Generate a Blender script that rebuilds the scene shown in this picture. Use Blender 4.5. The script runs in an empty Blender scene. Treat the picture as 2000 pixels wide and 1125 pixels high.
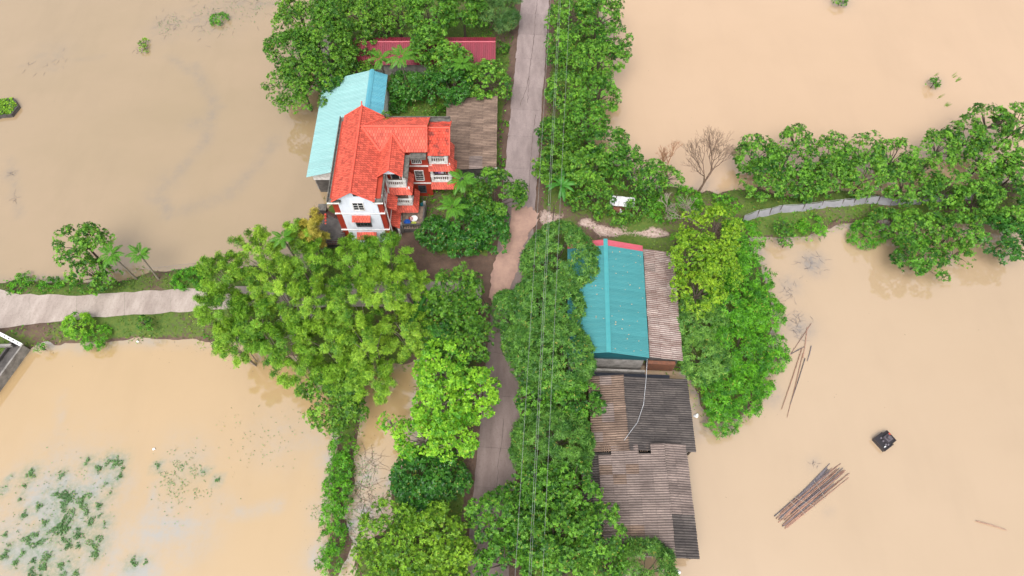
import bpy, math, random
import numpy as np
from mathutils import Vector, Matrix

# ------------------------------------------------------------------ camera, sky, sun, exposure
scene = bpy.context.scene
CAM_H, FOC, TILT = 70.0, 1333.0, math.radians(28.6)
cam_data = bpy.data.cameras.new('camera')
cam_data.sensor_width = 36.0
cam_data.lens = 36.0 * FOC / 2000.0
cam_data.clip_end = 3000.0
cam = bpy.data.objects.new('camera', cam_data)
scene.collection.objects.link(cam)
cam.location = (0, 0, CAM_H)
cam.rotation_euler = (TILT, 0, 0)
scene.camera = cam

SUN_EL, SUN_AZ = math.radians(60), math.radians(195)   # azimuth clockwise from +Y
world = bpy.data.worlds.new('World'); scene.world = world
world.use_nodes = True
wt = world.node_tree; wt.nodes.clear()
sky = wt.nodes.new('ShaderNodeTexSky'); sky.sky_type = 'NISHITA'; sky.sun_disc = False
sky.sun_elevation = SUN_EL; sky.sun_rotation = SUN_AZ
sky.air_density = 1.0; sky.dust_density = 4.0; sky.ozone_density = 1.0
hs = wt.nodes.new('ShaderNodeHueSaturation'); hs.inputs['Saturation'].default_value = 0.22
bg = wt.nodes.new('ShaderNodeBackground'); bg.inputs['Strength'].default_value = 0.14
wo = wt.nodes.new('ShaderNodeOutputWorld')
wt.links.new(sky.outputs[0], hs.inputs['Color']); wt.links.new(hs.outputs[0], bg.inputs[0]); wt.links.new(bg.outputs[0], wo.inputs[0])
sd = bpy.data.lights.new('sun', 'SUN'); sd.energy = 1.5; sd.angle = math.radians(42); sd.color = (1.0, 0.96, 0.90)
sun = bpy.data.objects.new('sun', sd); scene.collection.objects.link(sun)
sdir = Vector((math.sin(SUN_AZ)*math.cos(SUN_EL), math.cos(SUN_AZ)*math.cos(SUN_EL), math.sin(SUN_EL)))
sun.rotation_euler = sdir.to_track_quat('Z', 'Y').to_euler()
scene.view_settings.view_transform = 'Standard'
scene.view_settings.look = 'None'
scene.view_settings.gamma = 1.0
scene.view_settings.exposure = 0.90

R = math.radians
RNG = np.random.default_rng(7)
random.seed(7)
COL = scene.collection

# ------------------------------------------------------------------ helpers
def P(u, v, z=0.0):
    "survey: a pixel of the photo and a height give the point of the place"
    a = (u-1000)/FOC; b = (562.5-v)/FOC
    dy = math.sin(TILT)+b*math.cos(TILT); dz = -math.cos(TILT)+b*math.sin(TILT)
    t = (CAM_H-z)/-dz
    return Vector((a*t, dy*t, z))
def ppm(u, v, z=0.0):
    p = P(u, v, z)
    return FOC/(p.y*math.sin(TILT)+(CAM_H-z)*math.cos(TILT))

def tag(o, label=None, cat=None, group=None, kind=None):
    if label: o['label'] = label
    if cat: o['category'] = cat
    if group: o['group'] = group
    if kind: o['kind'] = kind
    return o
def empty(name, loc=(0,0,0), rz=0.0, label=None, cat=None, group=None):
    o = bpy.data.objects.new(name, None); COL.objects.link(o)
    o.empty_display_size = 0.3
    o.location = loc; o.rotation_euler = (0,0,rz)
    return tag(o, label, cat, group)
def link(name, me, mat=None, parent=None, loc=None):
    o = bpy.data.objects.new(name, me); COL.objects.link(o)
    if mat is not None and not me.materials: me.materials.append(mat)
    if parent: o.parent = parent
    if loc is not None: o.location = loc
    return o

class MB:
    def __init__(s): s.v = []; s.f = []; s.t = []
    def poly(s, pts, tint=.5):
        n = len(s.v); s.v += [tuple(p) for p in pts]; s.f.append(tuple(range(n, n+len(pts)))); s.t.append(tint); return s
    def box(s, x0, x1, y0, y1, z0, z1, tint=.5):
        n = len(s.v)
        s.v += [(x0,y0,z0),(x1,y0,z0),(x1,y1,z0),(x0,y1,z0),(x0,y0,z1),(x1,y0,z1),(x1,y1,z1),(x0,y1,z1)]
        for f in ((0,3,2,1),(4,5,6,7),(0,1,5,4),(1,2,6,5),(2,3,7,6),(3,0,4,7)):
            s.f.append(tuple(n+i for i in f)); s.t.append(tint)
        return s
    def bar(s, a, b, w, h=None, tint=.5):
        "square bar between two points"
        a = Vector(a); b = Vector(b); h = h or w
        d = (b-a).normalized(); up = Vector((0,0,1)) if abs(d.z) < .95 else Vector((0,1,0))
        sx = d.cross(up).normalized()*w/2; sy = sx.normalized().cross(d).normalized()*h/2
        n = len(s.v)
        for p in (a, b):
            for q in (-sx-sy, sx-sy, sx+sy, -sx+sy): s.v.append(tuple(p+q))
        for f in ((0,1,2,3),(7,6,5,4),(0,4,5,1),(1,5,6,2),(2,6,7,3),(3,7,4,0)):
            s.f.append(tuple(n+i for i in f)); s.t.append(tint)
        return s
    def tube(s, pts, rad, n=6, tint=.5, cap=True):
        pts = [Vector(p) for p in pts]; m = len(pts)
        if not hasattr(rad, '__len__'): rad = [rad]*m
        base = len(s.v)
        for i, p in enumerate(pts):
            d = (pts[min(i+1,m-1)]-pts[max(i-1,0)])
            d = d.normalized() if d.length > 1e-6 else Vector((0,0,1))
            a = Vector((1,0,0)) if abs(d.x) < .8 else Vector((0,1,0))
            sx = d.cross(a).normalized(); sy = d.cross(sx)
            for k in range(n):
                t = 2*math.pi*k/n
                s.v.append(tuple(p+(sx*math.cos(t)+sy*math.sin(t))*rad[i]))
        for i in range(m-1):
            for k in range(n):
                k2 = (k+1)%n
                s.f.append((base+i*n+k, base+i*n+k2, base+(i+1)*n+k2, base+(i+1)*n+k)); s.t.append(tint)
        if cap:
            s.f.append(tuple(base+k for k in range(n))[::-1]); s.t.append(tint)
            s.f.append(tuple(base+(m-1)*n+k for k in range(n))); s.t.append(tint)
        return s
    def lathe(s, prof, c=(0,0,0), n=14, tint=.5):
        base = len(s.v); m = len(prof)
        for r, z in prof:
            for k in range(n):
                t = 2*math.pi*k/n; s.v.append((c[0]+r*math.cos(t), c[1]+r*math.sin(t), c[2]+z))
        for i in range(m-1):
            for k in range(n):
                k2 = (k+1)%n
                s.f.append((base+i*n+k, base+i*n+k2, base+(i+1)*n+k2, base+(i+1)*n+k)); s.t.append(tint)
        s.f.append(tuple(base+(m-1)*n+k for k in range(n))); s.t.append(tint)
        return s
    def mesh(s, name):
        me = bpy.data.meshes.new(name); me.from_pydata(s.v, [], s.f)
        at = me.attributes.new('tint', 'FLOAT', 'FACE'); at.data.foreach_set('value', np.array(s.t, 'f'))
        me.update(); return me
    def build(s, name, mat, parent=None, loc=None): return link(name, s.mesh(name), mat, parent, loc)

def vnoise(x, y, sc, seed=0):
    "smooth value noise, 0..1"
    g = np.random.default_rng(seed).random((257,257))
    X = np.asarray(x, float)/sc+1000.37; Y = np.asarray(y, float)/sc+1000.71
    xi = np.floor(X).astype(int); yi = np.floor(Y).astype(int); fx = X-xi; fy = Y-yi
    fx = fx*fx*(3-2*fx); fy = fy*fy*(3-2*fy)
    a = g[xi%256, yi%256]; b = g[(xi+1)%256, yi%256]; c = g[xi%256,(yi+1)%256]; d = g[(xi+1)%256,(yi+1)%256]
    return (a*(1-fx)+b*fx)*(1-fy)+(c*(1-fx)+d*fx)*fy
def sd_poly(pts, X, Y):
    "signed distance, positive inside"
    pts = np.array(pts, float); d = np.full(X.shape, 1e9); ins = np.zeros(X.shape, bool)
    n = len(pts)
    for i in range(n):
        ax, ay = pts[i]; bx, by = pts[(i+1)%n]
        ex, ey = bx-ax, by-ay; L = ex*ex+ey*ey+1e-9
        t = np.clip(((X-ax)*ex+(Y-ay)*ey)/L, 0, 1)
        d = np.minimum(d, (X-ax-t*ex)**2+(Y-ay-t*ey)**2)
        c = (ay > Y) != (by > Y)
        with np.errstate(divide='ignore', invalid='ignore'):
            xx = (bx-ax)*(Y-ay)/(by-ay if by != ay else 1e-9)+ax
        ins ^= c & (X < xx)
    d = np.sqrt(d)
    return np.where(ins, d, -d)
def pxpoly(l, z=0.0): return [tuple(P(u, v, z)[:2]) for u, v in l]
def sstep(a, b, x):
    t = np.clip((x-a)/(b-a), 0, 1); return t*t*(3-2*t)

# ------------------------------------------------------------------ materials
def nodes(name):
    m = bpy.data.materials.new(name); m.use_nodes = True
    t = m.node_tree; b = t.nodes['Principled BSDF']
    return m, t, b
def N(t, typ, **kw):
    n = t.nodes.new(typ)
    for k, v in kw.items():
        if k in n.inputs.keys(): n.inputs[k].default_value = v
        else: setattr(n, k, v)
    return n
def mixc(t, fac, a, b, mode='MIX'):
    n = t.nodes.new('ShaderNodeMix'); n.data_type = 'RGBA'; n.blend_type = mode
    for i, x in ((0, fac), (6, a), (7, b)):
        if hasattr(x, 'is_linked') or isinstance(x, bpy.types.NodeSocket): t.links.new(x, n.inputs[i])
        elif i == 0: n.inputs[i].default_value = x
        else: n.inputs[i].default_value = (*x, 1) if len(x) == 3 else x
    return n.outputs[2]
def mrange(t, src, a, b, c=0.0, d=1.0):
    n = t.nodes.new('ShaderNodeMapRange'); t.links.new(src, n.inputs[0])
    for i, x in enumerate((a, b, c, d)): n.inputs[i+1].default_value = x
    return n.outputs[0]
def noise(t, scale, detail=4.0, rough=.6, vec=None, stretch=None, coord='Object'):
    tc = t.nodes.new('ShaderNodeTexCoord'); s = tc.outputs[coord]
    if stretch:
        mp = t.nodes.new('ShaderNodeMapping'); mp.inputs['Scale'].default_value = stretch
        t.links.new(s, mp.inputs[0]); s = mp.outputs[0]
    n = t.nodes.new('ShaderNodeTexNoise'); t.links.new(s, n.inputs['Vector'])
    n.inputs['Scale'].default_value = scale; n.inputs['Detail'].default_value = detail; n.inputs['Roughness'].default_value = rough
    return n.outputs['Fac']
def attr(t, name):
    n = t.nodes.new('ShaderNodeAttribute'); n.attribute_name = name; return n.outputs['Fac']
def objrand(t): return t.nodes.new('ShaderNodeObjectInfo').outputs['Random']
def setc(t, b, s): t.links.new(s, b.inputs['Base Color'])
def bump(t, b, h, strength=.3, dist=.02):
    n = t.nodes.new('ShaderNodeBump'); n.inputs['Strength'].default_value = strength; n.inputs['Distance'].default_value = dist
    t.links.new(h, n.inputs['Height']); t.links.new(n.outputs[0], b.inputs['Normal'])

def m_plain(name, c, c2=None, rough=.7, scale=1.5, lo=.35, hi=.7, tint=0.0, spec=.4, stretch=None, bmp=0.0, rnd=0.0):
    m, t, b = nodes(name)
    c2 = c2 or tuple(x*.6 for x in c)
    nz = noise(t, scale, 6, .65, stretch=stretch)
    col = mixc(t, mrange(t, nz, lo, hi), c, c2)
    if tint:
        col = mixc(t, mrange(t, attr(t, 'tint'), 0, 1, -tint, tint), col, (0,0,0)) if False else mixc(t, 1.0, col, mixc(t, attr(t, 'tint'), (1-tint,)*3, (1+tint,)*3), 'MULTIPLY')
    if rnd:
        col = mixc(t, 1.0, col, mixc(t, objrand(t), (1-rnd,)*3, (1+rnd,)*3), 'MULTIPLY')
    setc(t, b, col); b.inputs['Roughness'].default_value = rough; b.inputs['Specular IOR Level'].default_value = spec
    if bmp: bump(t, b, nz, bmp, .05)
    return m

def m_leaf(name, dark, bright, trans=.20, gloss=.45, var=.25):
    m, t, b = nodes(name)
    col = mixc(t, attr(t, 'tint'), dark, bright)
    col = mixc(t, 1.0, col, mixc(t, objrand(t), (1-var, 1-var*.6, 1-var), (1+var, 1+var*.5, 1+var*.6)), 'MULTIPLY')
    geo = t.nodes.new('ShaderNodeNewGeometry')
    col = mixc(t, mrange(t, geo.outputs['Random Per Island'], .978, .985, 0, .7), col, (.32, .28, .05))
    col = mixc(t, mrange(t, geo.outputs['Random Per Island'], .0, .10, .55, .0), col, tuple(x*.35 for x in dark))
    setc(t, b, col); b.inputs['Roughness'].default_value = gloss; b.inputs['Specular IOR Level'].default_value = .25
    tr = t.nodes.new('ShaderNodeBsdfTranslucent')
    t.links.new(mixc(t, 1.0, col, (1.25, 1.3, .7), 'MULTIPLY'), tr.inputs[0])
    mx = t.nodes.new('ShaderNodeMixShader'); mx.inputs[0].default_value = trans
    out = t.nodes['Material Output']
    t.links.new(b.outputs[0], mx.inputs[1]); t.links.new(tr.outputs[0], mx.inputs[2]); t.links.new(mx.outputs[0], out.inputs[0])
    return m

LEAF = {
 'round':   m_leaf('leaf_mid_green',   (.017,.078,.008), (.135,.310,.024)),
 'dark':    m_leaf('leaf_dark_green',  (.015,.078,.014), (.075,.240,.026), gloss=.3),
 'bright':  m_leaf('leaf_lime',        (.055,.210,.010), (.275,.540,.030), var=.12),
 'rosette': m_leaf('leaf_fresh_green', (.016,.082,.009), (.145,.350,.030)),
 'bamboo':  m_leaf('leaf_bamboo',      (.042,.150,.010), (.310,.540,.044), var=.22),
 'gold':    m_leaf('leaf_bamboo_dry',  (.20,.20,.02), (.58,.46,.08)),
 'dome':    m_leaf('leaf_dome_green',  (.024,.100,.016), (.140,.310,.045)),
 'yellow':  m_leaf('leaf_yellow_green',(.050,.150,.006), (.255,.430,.022), var=.10),
 'vine':    m_leaf('leaf_vine',        (.026,.125,.008), (.135,.400,.018), var=.15),
 'fine':    m_leaf('leaf_grey_green',  (.040,.115,.028), (.170,.290,.080)),
 'olive':   m_leaf('leaf_olive',       (.040,.120,.008), (.225,.420,.026), var=.15),
 'palm':    m_leaf('leaf_palm',        (.018,.090,.008), (.105,.270,.018), trans=.12, var=.1),
 'banana':  m_leaf('leaf_banana',      (.02,.11,.016), (.08,.27,.035), trans=.2),
 'grass':   m_leaf('leaf_grass',       (.04,.10,.012), (.17,.27,.03)),
 'weed':    m_leaf('leaf_water_weed',  (.075,.17,.065), (.18,.32,.12)),
}
BARK = m_plain('bark', (.10,.075,.055), (.045,.035,.028), scale=4, bmp=.3)
PALEBARK = m_plain('pale_bark', (.34,.29,.24), (.20,.16,.13), scale=4)
DEADBARK = m_plain('dead_bark', (.20,.13,.09), (.11,.07,.05), scale=4)
PALMBARK = m_plain('palm_bark', (.20,.17,.13), (.11,.10,.07), scale=5, stretch=(1,1,6))
TILE = m_plain('roof_tile_red', (.54,.086,.052), (.34,.050,.034), rough=.65, scale=1.3, tint=.26, lo=.45, hi=.82)
TILE_OLD = m_plain('roof_tile_weathered', (.60,.065,.035), (.22,.04,.028), rough=.7, scale=1.6, lo=.45, hi=.62, tint=.2)
TILEUNDER = m_plain('roof_tile_grime_lip_shade', (.20,.022,.012), rough=.9)  # course edges: joint grime, with tile lip shadow put into the dark colour
RIDGE = m_plain('ridge_tile_red', (.62,.10,.062), (.50,.065,.04), rough=.5, scale=3)
WHITE = m_plain('white_plaster', (.73,.77,.85), (.58,.61,.67), rough=.8, scale=1.1, stretch=(2.2,2.2,.5), lo=.45, hi=.8)
WHITETRIM = m_plain('white_trim', (.72,.71,.69), (.42,.40,.37), rough=.7, scale=2.5, lo=.42, hi=.72)
REDWALL = m_plain('red_painted_wall', (.36,.040,.018), (.28,.028,.014), rough=.6, scale=1.2)
GUTTER = m_plain('gutter_stained_concrete', (.15,.14,.125), (.05,.048,.042), rough=.9, scale=2.5)
CONC = m_plain('old_concrete', (.30,.28,.26), (.13,.12,.11), rough=.9, scale=1.4, bmp=.2)
DARKCONC = m_plain('dark_wet_concrete', (.10,.09,.085), (.04,.036,.034), rough=.7, scale=1.2, bmp=.2)
GLASS = m_plain('window_dark_glass', (.025,.03,.035), rough=.12, spec=.6)
GRILLE = m_plain('window_bars', (.08,.08,.09), rough=.5)
DARKTILE = m_plain('dark_brown_tile', (.070,.032,.026), (.035,.018,.016), rough=.8, scale=2, tint=.3)
PATIO = m_plain('patio_tile', (.28,.20,.15), (.16,.12,.10), rough=.6, scale=3, tint=.3)
def m_ac(name, c, c2, c3):
    m, t, b = nodes(name)
    n1 = noise(t, .35, 6, .7, coord='Object', stretch=(1.0, 6.0, 1))
    tc = t.nodes.new('ShaderNodeTexCoord'); oi = t.nodes.new('ShaderNodeObjectInfo')
    n2 = noise(t, 2.3, 5, .7)
    geo = t.nodes.new('ShaderNodeNewGeometry')
    nw = t.nodes.new('ShaderNodeTexNoise'); nw.inputs['Scale'].default_value = .33; nw.inputs['Detail'].default_value = 7; nw.inputs['Roughness'].default_value = .7
    mp = t.nodes.new('ShaderNodeMapping'); mp.inputs['Scale'].default_value = (1, 3.2, 1)
    t.links.new(geo.outputs['Position'], mp.inputs[0]); t.links.new(mp.outputs[0], nw.inputs['Vector'])
    col = mixc(t, mrange(t, nw.outputs['Fac'], .34, .66), c, c2)
    col = mixc(t, mrange(t, n2, .5, .75, 0, .7), col, c3)
    col = mixc(t, 1.0, col, mixc(t, oi.outputs['Random'], (.84,.84,.84), (1.14,1.13,1.12)), 'MULTIPLY')
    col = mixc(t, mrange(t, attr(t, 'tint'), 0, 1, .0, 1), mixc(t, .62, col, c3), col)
    setc(t, b, col); b.inputs['Roughness'].default_value = .9; b.inputs['Specular IOR Level'].default_value = .2
    return m
AC_GREY = m_ac('fibre_cement_grey', (.31,.245,.22), (.155,.12,.108), (.075,.06,.055))
AC_BROWN = m_ac('fibre_cement_brown', (.30,.215,.165), (.13,.09,.07), (.06,.042,.035))
AC_DARK = m_ac('fibre_cement_dark', (.14,.12,.11), (.055,.048,.047), (.028,.025,.025))
AC_PALE = m_ac('fibre_cement_pale', (.44,.38,.35), (.21,.155,.135), (.105,.045,.038))
def m_metal(name, c, c2, rnd=.05):
    m, t, b = nodes(name)
    col = mixc(t, mrange(t, noise(t, .5, 6, .65, stretch=(.5,3,1)), .35, .7), c, c2)
    gy = sum(c)/3
    col = mixc(t, mrange(t, noise(t, 1.3, 7, .72, stretch=(.35,2.5,1)), .54, .78, 0, .40), col, tuple(.55*x+.25*gy for x in c))
    col = mixc(t, mrange(t, noise(t, 5.5, 5, .7), .66, .76, 0, .55), col, (gy*.8, gy*.66, gy*.5))
    col = mixc(t, 1.0, col, mixc(t, objrand(t), (1-rnd,)*3, (1+rnd,)*3), 'MULTIPLY')
    setc(t, b, col); b.inputs['Roughness'].default_value = .5; b.inputs['Specular IOR Level'].default_value = .4
    return m
TEALPALE = m_metal('teal_metal_pale', (.20,.37,.37), (.25,.43,.43))
TEALDEEP = m_metal('teal_metal_deep', (.075,.27,.35), (.10,.32,.39))
GREENMET = m_metal('green_metal', (.040,.190,.205), (.055,.225,.235))
GREENCAP = m_metal('green_metal_cap', (.045,.25,.27), (.06,.28,.29))
PINKMET = m_metal('pink_metal', (.42,.085,.115), (.36,.065,.09))
CRIMSON = m_metal('crimson_metal', (.21,.016,.036), (.14,.014,.026))
DARKTEAL = m_metal('dark_teal_metal', (.012,.095,.110), (.008,.06,.075))
TARPBLUE = m_plain('dark_tarpaulin', (.030,.034,.050), (.015,.017,.026), rough=.45, scale=1.5, bmp=.5)
STEEL = m_plain('cable_grey', (.42,.42,.44), rough=.5)
CABLE = m_plain('cable_dull', (.30,.31,.30), rough=.6)
POLE = m_plain('concrete_pole', (.32,.30,.28), rough=.9)
BAMBOOPOLE = m_plain('bamboo_pole_brown', (.27,.155,.11), (.15,.09,.07), scale=2.5, rnd=.45)
BAMBOOGREY = m_plain('bamboo_pole_grey', (.13,.115,.125), (.07,.06,.07), scale=2.5, rnd=.35)
PLASTICW = m_plain('white_plastic', (.75,.75,.75), (.6,.6,.6), rough=.4)
BLUEP = m_plain('blue_plastic', (.02,.10,.40), rough=.35)
LIMEP = m_plain('lime_plastic', (.45,.50,.10), rough=.4)
REDP = m_plain('red_plastic', (.50,.05,.02), rough=.4)
BLACKP = m_plain('black_raft', (.016,.014,.017), (.03,.026,.03), rough=.5, scale=5)
RUSTW = m_plain('rusty_boards', (.20,.075,.04), (.10,.05,.035), scale=3)
NET = m_plain('fence_net', (.25,.245,.26), (.19,.185,.20), rough=.9, scale=1.2)

def m_terrain():
    m, t, b = nodes('wet_earth')
    n1 = noise(t, .45, 8, .7); n2 = noise(t, 3.0, 6, .7)
    soil = mixc(t, mrange(t, n1, .35, .65), (.125,.082,.060), (.070,.045,.034))
    soil = mixc(t, mrange(t, n2, .55, .75, 0, .6), soil, (.19,.085,.045))
    grass = mixc(t, mrange(t, n2, .35, .65), (.050,.105,.018), (.095,.125,.022))
    gravel = mixc(t, mrange(t, n2, .4, .62), (.50,.385,.335), (.25,.175,.145))
    g = t.nodes.new('ShaderNodeMath'); g.operation = 'ADD'
    t.links.new(attr(t, 'grass'), g.inputs[0]); t.links.new(mrange(t, n2, .3, .7, -.35, .35), g.inputs[1])
    col = mixc(t, mrange(t, g.outputs[0], .35, .6), soil, grass)
    g2 = t.nodes.new('ShaderNodeMath'); g2.operation = 'ADD'
    t.links.new(attr(t, 'gravel'), g2.inputs[0]); t.links.new(mrange(t, n2, .3, .7, -.35, .35), g2.inputs[1])
    col = mixc(t, mrange(t, g2.outputs[0], .4, .6), col, gravel)
    setc(t, b, col); b.inputs['Roughness'].default_value = .85; b.inputs['Specular IOR Level'].default_value = .25
    bump(t, b, n2, .6, .12)
    return m
def m_water(name, c, c2, murkc):
    m, t, b = nodes(name)
    n1 = noise(t, .035, 4, .55, stretch=(1, 1.6, 1)); n2 = noise(t, .9, 6, .7)
    n3 = noise(t, .16, 5, .6)
    col = mixc(t, mrange(t, n1, .32, .68), c, c2)
    col = mixc(t, mrange(t, n3, .45, .75, 0, .25), col, tuple(x*.9 for x in c2))
    a = t.nodes.new('ShaderNodeMath'); a.operation = 'MULTIPLY'
    t.links.new(attr(t, 'murk'), a.inputs[0]); t.links.new(mrange(t, n2, .28, .62, .25, 1.25), a.inputs[1])
    cl = t.nodes.new('ShaderNodeClamp'); t.links.new(a.outputs[0], cl.inputs[0])
    col = mixc(t, cl.outputs[0], col, murkc)
    st = noise(t, .06, 6, .62, stretch=(2.6, .7, 1)); col = mixc(t, mrange(t, st, .50, .72, 0, .30), col, tuple(x*.86 for x in c2))
    n5 = noise(t, 2.2, 5, .7); fm = t.nodes.new('ShaderNodeMath'); fm.operation = 'MULTIPLY'
    t.links.new(attr(t, 'film'), fm.inputs[0]); t.links.new(mrange(t, n5, .35, .62, .15, 1.0), fm.inputs[1])
    cf = t.nodes.new('ShaderNodeClamp'); t.links.new(fm.outputs[0], cf.inputs[0])
    col = mixc(t, cf.outputs[0], col, (.105,.165,.080))
    setc(t, b, col)
    b.inputs['Roughness'].default_value = .035; b.inputs['IOR'].default_value = 2.25; b.inputs['Specular IOR Level'].default_value = .5
    n4 = noise(t, 1.6, 3, .5)
    bump(t, b, n4, .03, .04)
    return m
def m_road(name, c, c2, stain):
    m, t, b = nodes(name)
    geo = t.nodes.new('ShaderNodeNewGeometry')
    def wn(sc, st, det=7):
        mp = t.nodes.new('ShaderNodeMapping'); mp.inputs['Scale'].default_value = st; t.links.new(geo.outputs['Position'], mp.inputs[0])
        n = t.nodes.new('ShaderNodeTexNoise'); n.inputs['Scale'].default_value = sc; n.inputs['Detail'].default_value = det; n.inputs['Roughness'].default_value = .68
        t.links.new(mp.outputs[0], n.inputs['Vector']); return n.outputs['Fac']
    n1 = wn(.5, (1.6,.5,1)); n2 = wn(5.0, (1,1,1))
    col = mixc(t, mrange(t, n1, .35, .66), c, c2)
    col = mixc(t, mrange(t, n2, .52, .75, 0, .55), col, stain)
    col = mixc(t, 1.0, col, mixc(t, objrand(t), (.93,)*3, (1.06,)*3), 'MULTIPLY')
    setc(t, b, col); b.inputs['Roughness'].default_value = .8; b.inputs['Specular IOR Level'].default_value = .25
    bump(t, b, n2, .25, .02)
    return m
EARTH = m_terrain()
ROADM = m_road('road_concrete', (.278,.222,.212), (.190,.148,.142), (.122,.094,.088))
ROADMUDSHADE = m_road('road_muddy_tree_shade', (.205,.158,.145), (.140,.104,.095), (.095,.070,.062))  # wet muddy slabs; tree shade is also put into this darker colour
PATHM = m_road('path_concrete', (.38,.322,.285), (.255,.206,.180), (.15,.115,.097))
CRACK = m_plain('crack_dark', (.13,.095,.088))
MURK = (.27,.265,.25)
W_UL = m_water('flood_water_grey', (.312,.220,.130), (.276,.199,.110), (.215,.170,.120))
W_LL = m_water('flood_water_pale', (.392,.268,.138), (.370,.252,.124), (.285,.270,.245))
W_UR = m_water('flood_water_pink', (.435,.298,.186), (.418,.284,.172), (.20,.17,.14))
W_LR = m_water('flood_water_tan', (.388,.280,.178), (.372,.266,.164), (.18,.165,.155))

# ------------------------------------------------------------------ terrain
ROAD_K = .0733
def road_x(y): return 2.0+ROAD_K*(y-66.0)
LAND = [  # (outline in the photo at water level, height)
 ([(985,-120),(1115,-120),(1105,100),(1100,250),(1095,380),(1075,470),(1060,560),(1050,700),(1050,850),(1040,1000),(1030,1300),(840,1300),(880,1000),(900,850),(915,700),(925,560),(950,470),(960,350),(965,200)], 1.15),
 ([(640,-120),(1000,-120),(1000,500),(950,560),(700,560),(580,560),(610,500),(625,430),(655,400),(650,350),(655,150),(640,60)], 1.0),
 ([(-120,545),(60,552),(150,562),(240,545),(400,530),(520,520),(960,520),(960,690),(830,690),(790,715),(640,705),(560,690),(420,655),(300,662),(220,672),(150,680),(60,680),(40,690),(-120,800)], .9),
 ([(655,700),(700,700),(690,850),(692,950),(678,1080),(668,1300),(618,1300),(634,1080),(645,950),(655,860)], .5),
 ([(830,690),(940,690),(960,1300),(700,1300),(690,1095),(760,1020),(765,930),(810,890),(825,800)], .7),
 ([(1050,-120),(1190,-120),(1175,60),(1180,160),(1155,230),(1165,300),(1250,365),(1400,385),(1440,405),(1430,470),(1060,470)], .9),
 ([(1400,385),(1480,375),(1600,380),(1750,375),(1900,362),(2120,340),(2120,450),(1980,440),(1880,430),(1760,437),(1640,437),(1580,455),(1500,455),(1440,470),(1390,460)], .9),
 ([(1050,440),(1440,440),(1475,480),(1490,560),(1515,640),(1510,700),(1470,770),(1430,825),(1400,830),(1365,790),(1350,720),(1300,705),(1180,720),(1050,740)], .7),
 ([(1040,700),(1175,700),(1175,860),(1160,1000),(1200,1095),(1210,1300),(1000,1300)], .55),
]
LANDW = [(pxpoly(l), h) for l, h in LAND]
ROADPOLY = [(road_x(y)+s*2.6, y) for s, ys in ((-1, (-40, 160)), (1, (160, -40))) for y in ys]
PATHPX = [(-120,545),(40,574),(150,577),(280,569),(420,561),(600,556),(960,545),(960,600),(600,600),(420,606),(280,613),(150,623),(40,637),(-120,690)]
PATHW = pxpoly(PATHPX, .95)
DRIVE = pxpoly([(785,500),(960,505),(1000,470),(1020,520),(985,620),(940,620),(930,560),(860,545),(780,545),(770,430),(860,440),(850,495)], 1.0)
GRAVEL = pxpoly([(1050,405),(1100,410),(1130,424),(1180,430),(1240,441),(1290,444),(1350,452),(1300,462),(1240,466),(1180,462),(1130,448),(1090,440),(1050,440)], .9)
def heights(X, Y):
    X = np.asarray(X, float); Y = np.asarray(Y, float)
    wob = (vnoise(X, Y, 3.0, 3)-.5)*1.6+(vnoise(X, Y, 1.1, 4)-.5)*.7
    h = np.full(X.shape, -1.4)
    for pts, hh in LANDW:
        s = sd_poly(pts, X, Y)+wob
        h = np.maximum(h, np.where(s > 0, hh*sstep(-.6, 2.4, s), np.maximum(-1.4, -.01+s*.55)))
    h = h+np.where(h > 0, (vnoise(X, Y, 1.7, 5)-.5)*.22+(vnoise(X, Y, .6, 6)-.5)*.08, 0)
    for poly, z in ((ROADPOLY, 1.08), (PATHW, .86)):
        k = sstep(-1.2, .1, sd_poly(poly, X, Y)); h = h*(1-k)+z*k
    return h
def th(x, y): return float(heights(np.array([x]), np.array([y]))[0])

GX = np.arange(-92, 92.01, .5); GY = np.arange(-6, 106.01, .5)
MX, MY = np.meshgrid(GX, GY); HZ = heights(MX, MY)
def grid_mesh(name, X, Y, Zg, attrs):
    ny, nx = X.shape
    v = np.stack([X, Y, Zg], -1).reshape(-1, 3)
    i = np.arange(ny-1)[:, None]*nx+np.arange(nx-1)[None, :]
    f = np.stack([i, i+1, i+nx+1, i+nx], -1).reshape(-1, 4)
    me = bpy.data.meshes.new(name)
    me.vertices.add(len(v)); me.vertices.foreach_set('co', v.astype('f').ravel())
    me.loops.add(f.size); me.loops.foreach_set('vertex_index', f.astype('i').ravel())
    me.polygons.add(len(f)); me.polygons.foreach_set('loop_start', np.arange(0, f.size, 4, dtype='i'))
    me.polygons.foreach_set('use_smooth', np.ones(len(f), bool))
    me.update(calc_edges=True)
    for k, a in attrs.items():
        at = me.attributes.new(k, 'FLOAT', 'POINT'); at.data.foreach_set('value', a.astype('f').ravel())
    return me
dirt = np.maximum(sstep(-.8, .5, sd_poly(DRIVE, MX, MY)), sstep(-.7, .0, sd_poly(ROADPOLY, MX, MY)))
grv = .95*sstep(-.4, 1.3, sd_poly(GRAVEL, MX, MY)+(vnoise(MX, MY, 1.6, 14)-.5)*1.8)
grs = np.clip(.25+.85*vnoise(MX, MY, 4.0, 11)+.25*(vnoise(MX, MY, 1.2, 12)-.5)-1.2*dirt-.5*grv, 0, 1)
grs *= sstep(.02, .22, HZ)
ground = link('ground', grid_mesh('ground', MX, MY, HZ, {'grass': grs, 'gravel': grv}), EARTH); tag(ground, kind='structure')
rim = MB()
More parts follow.
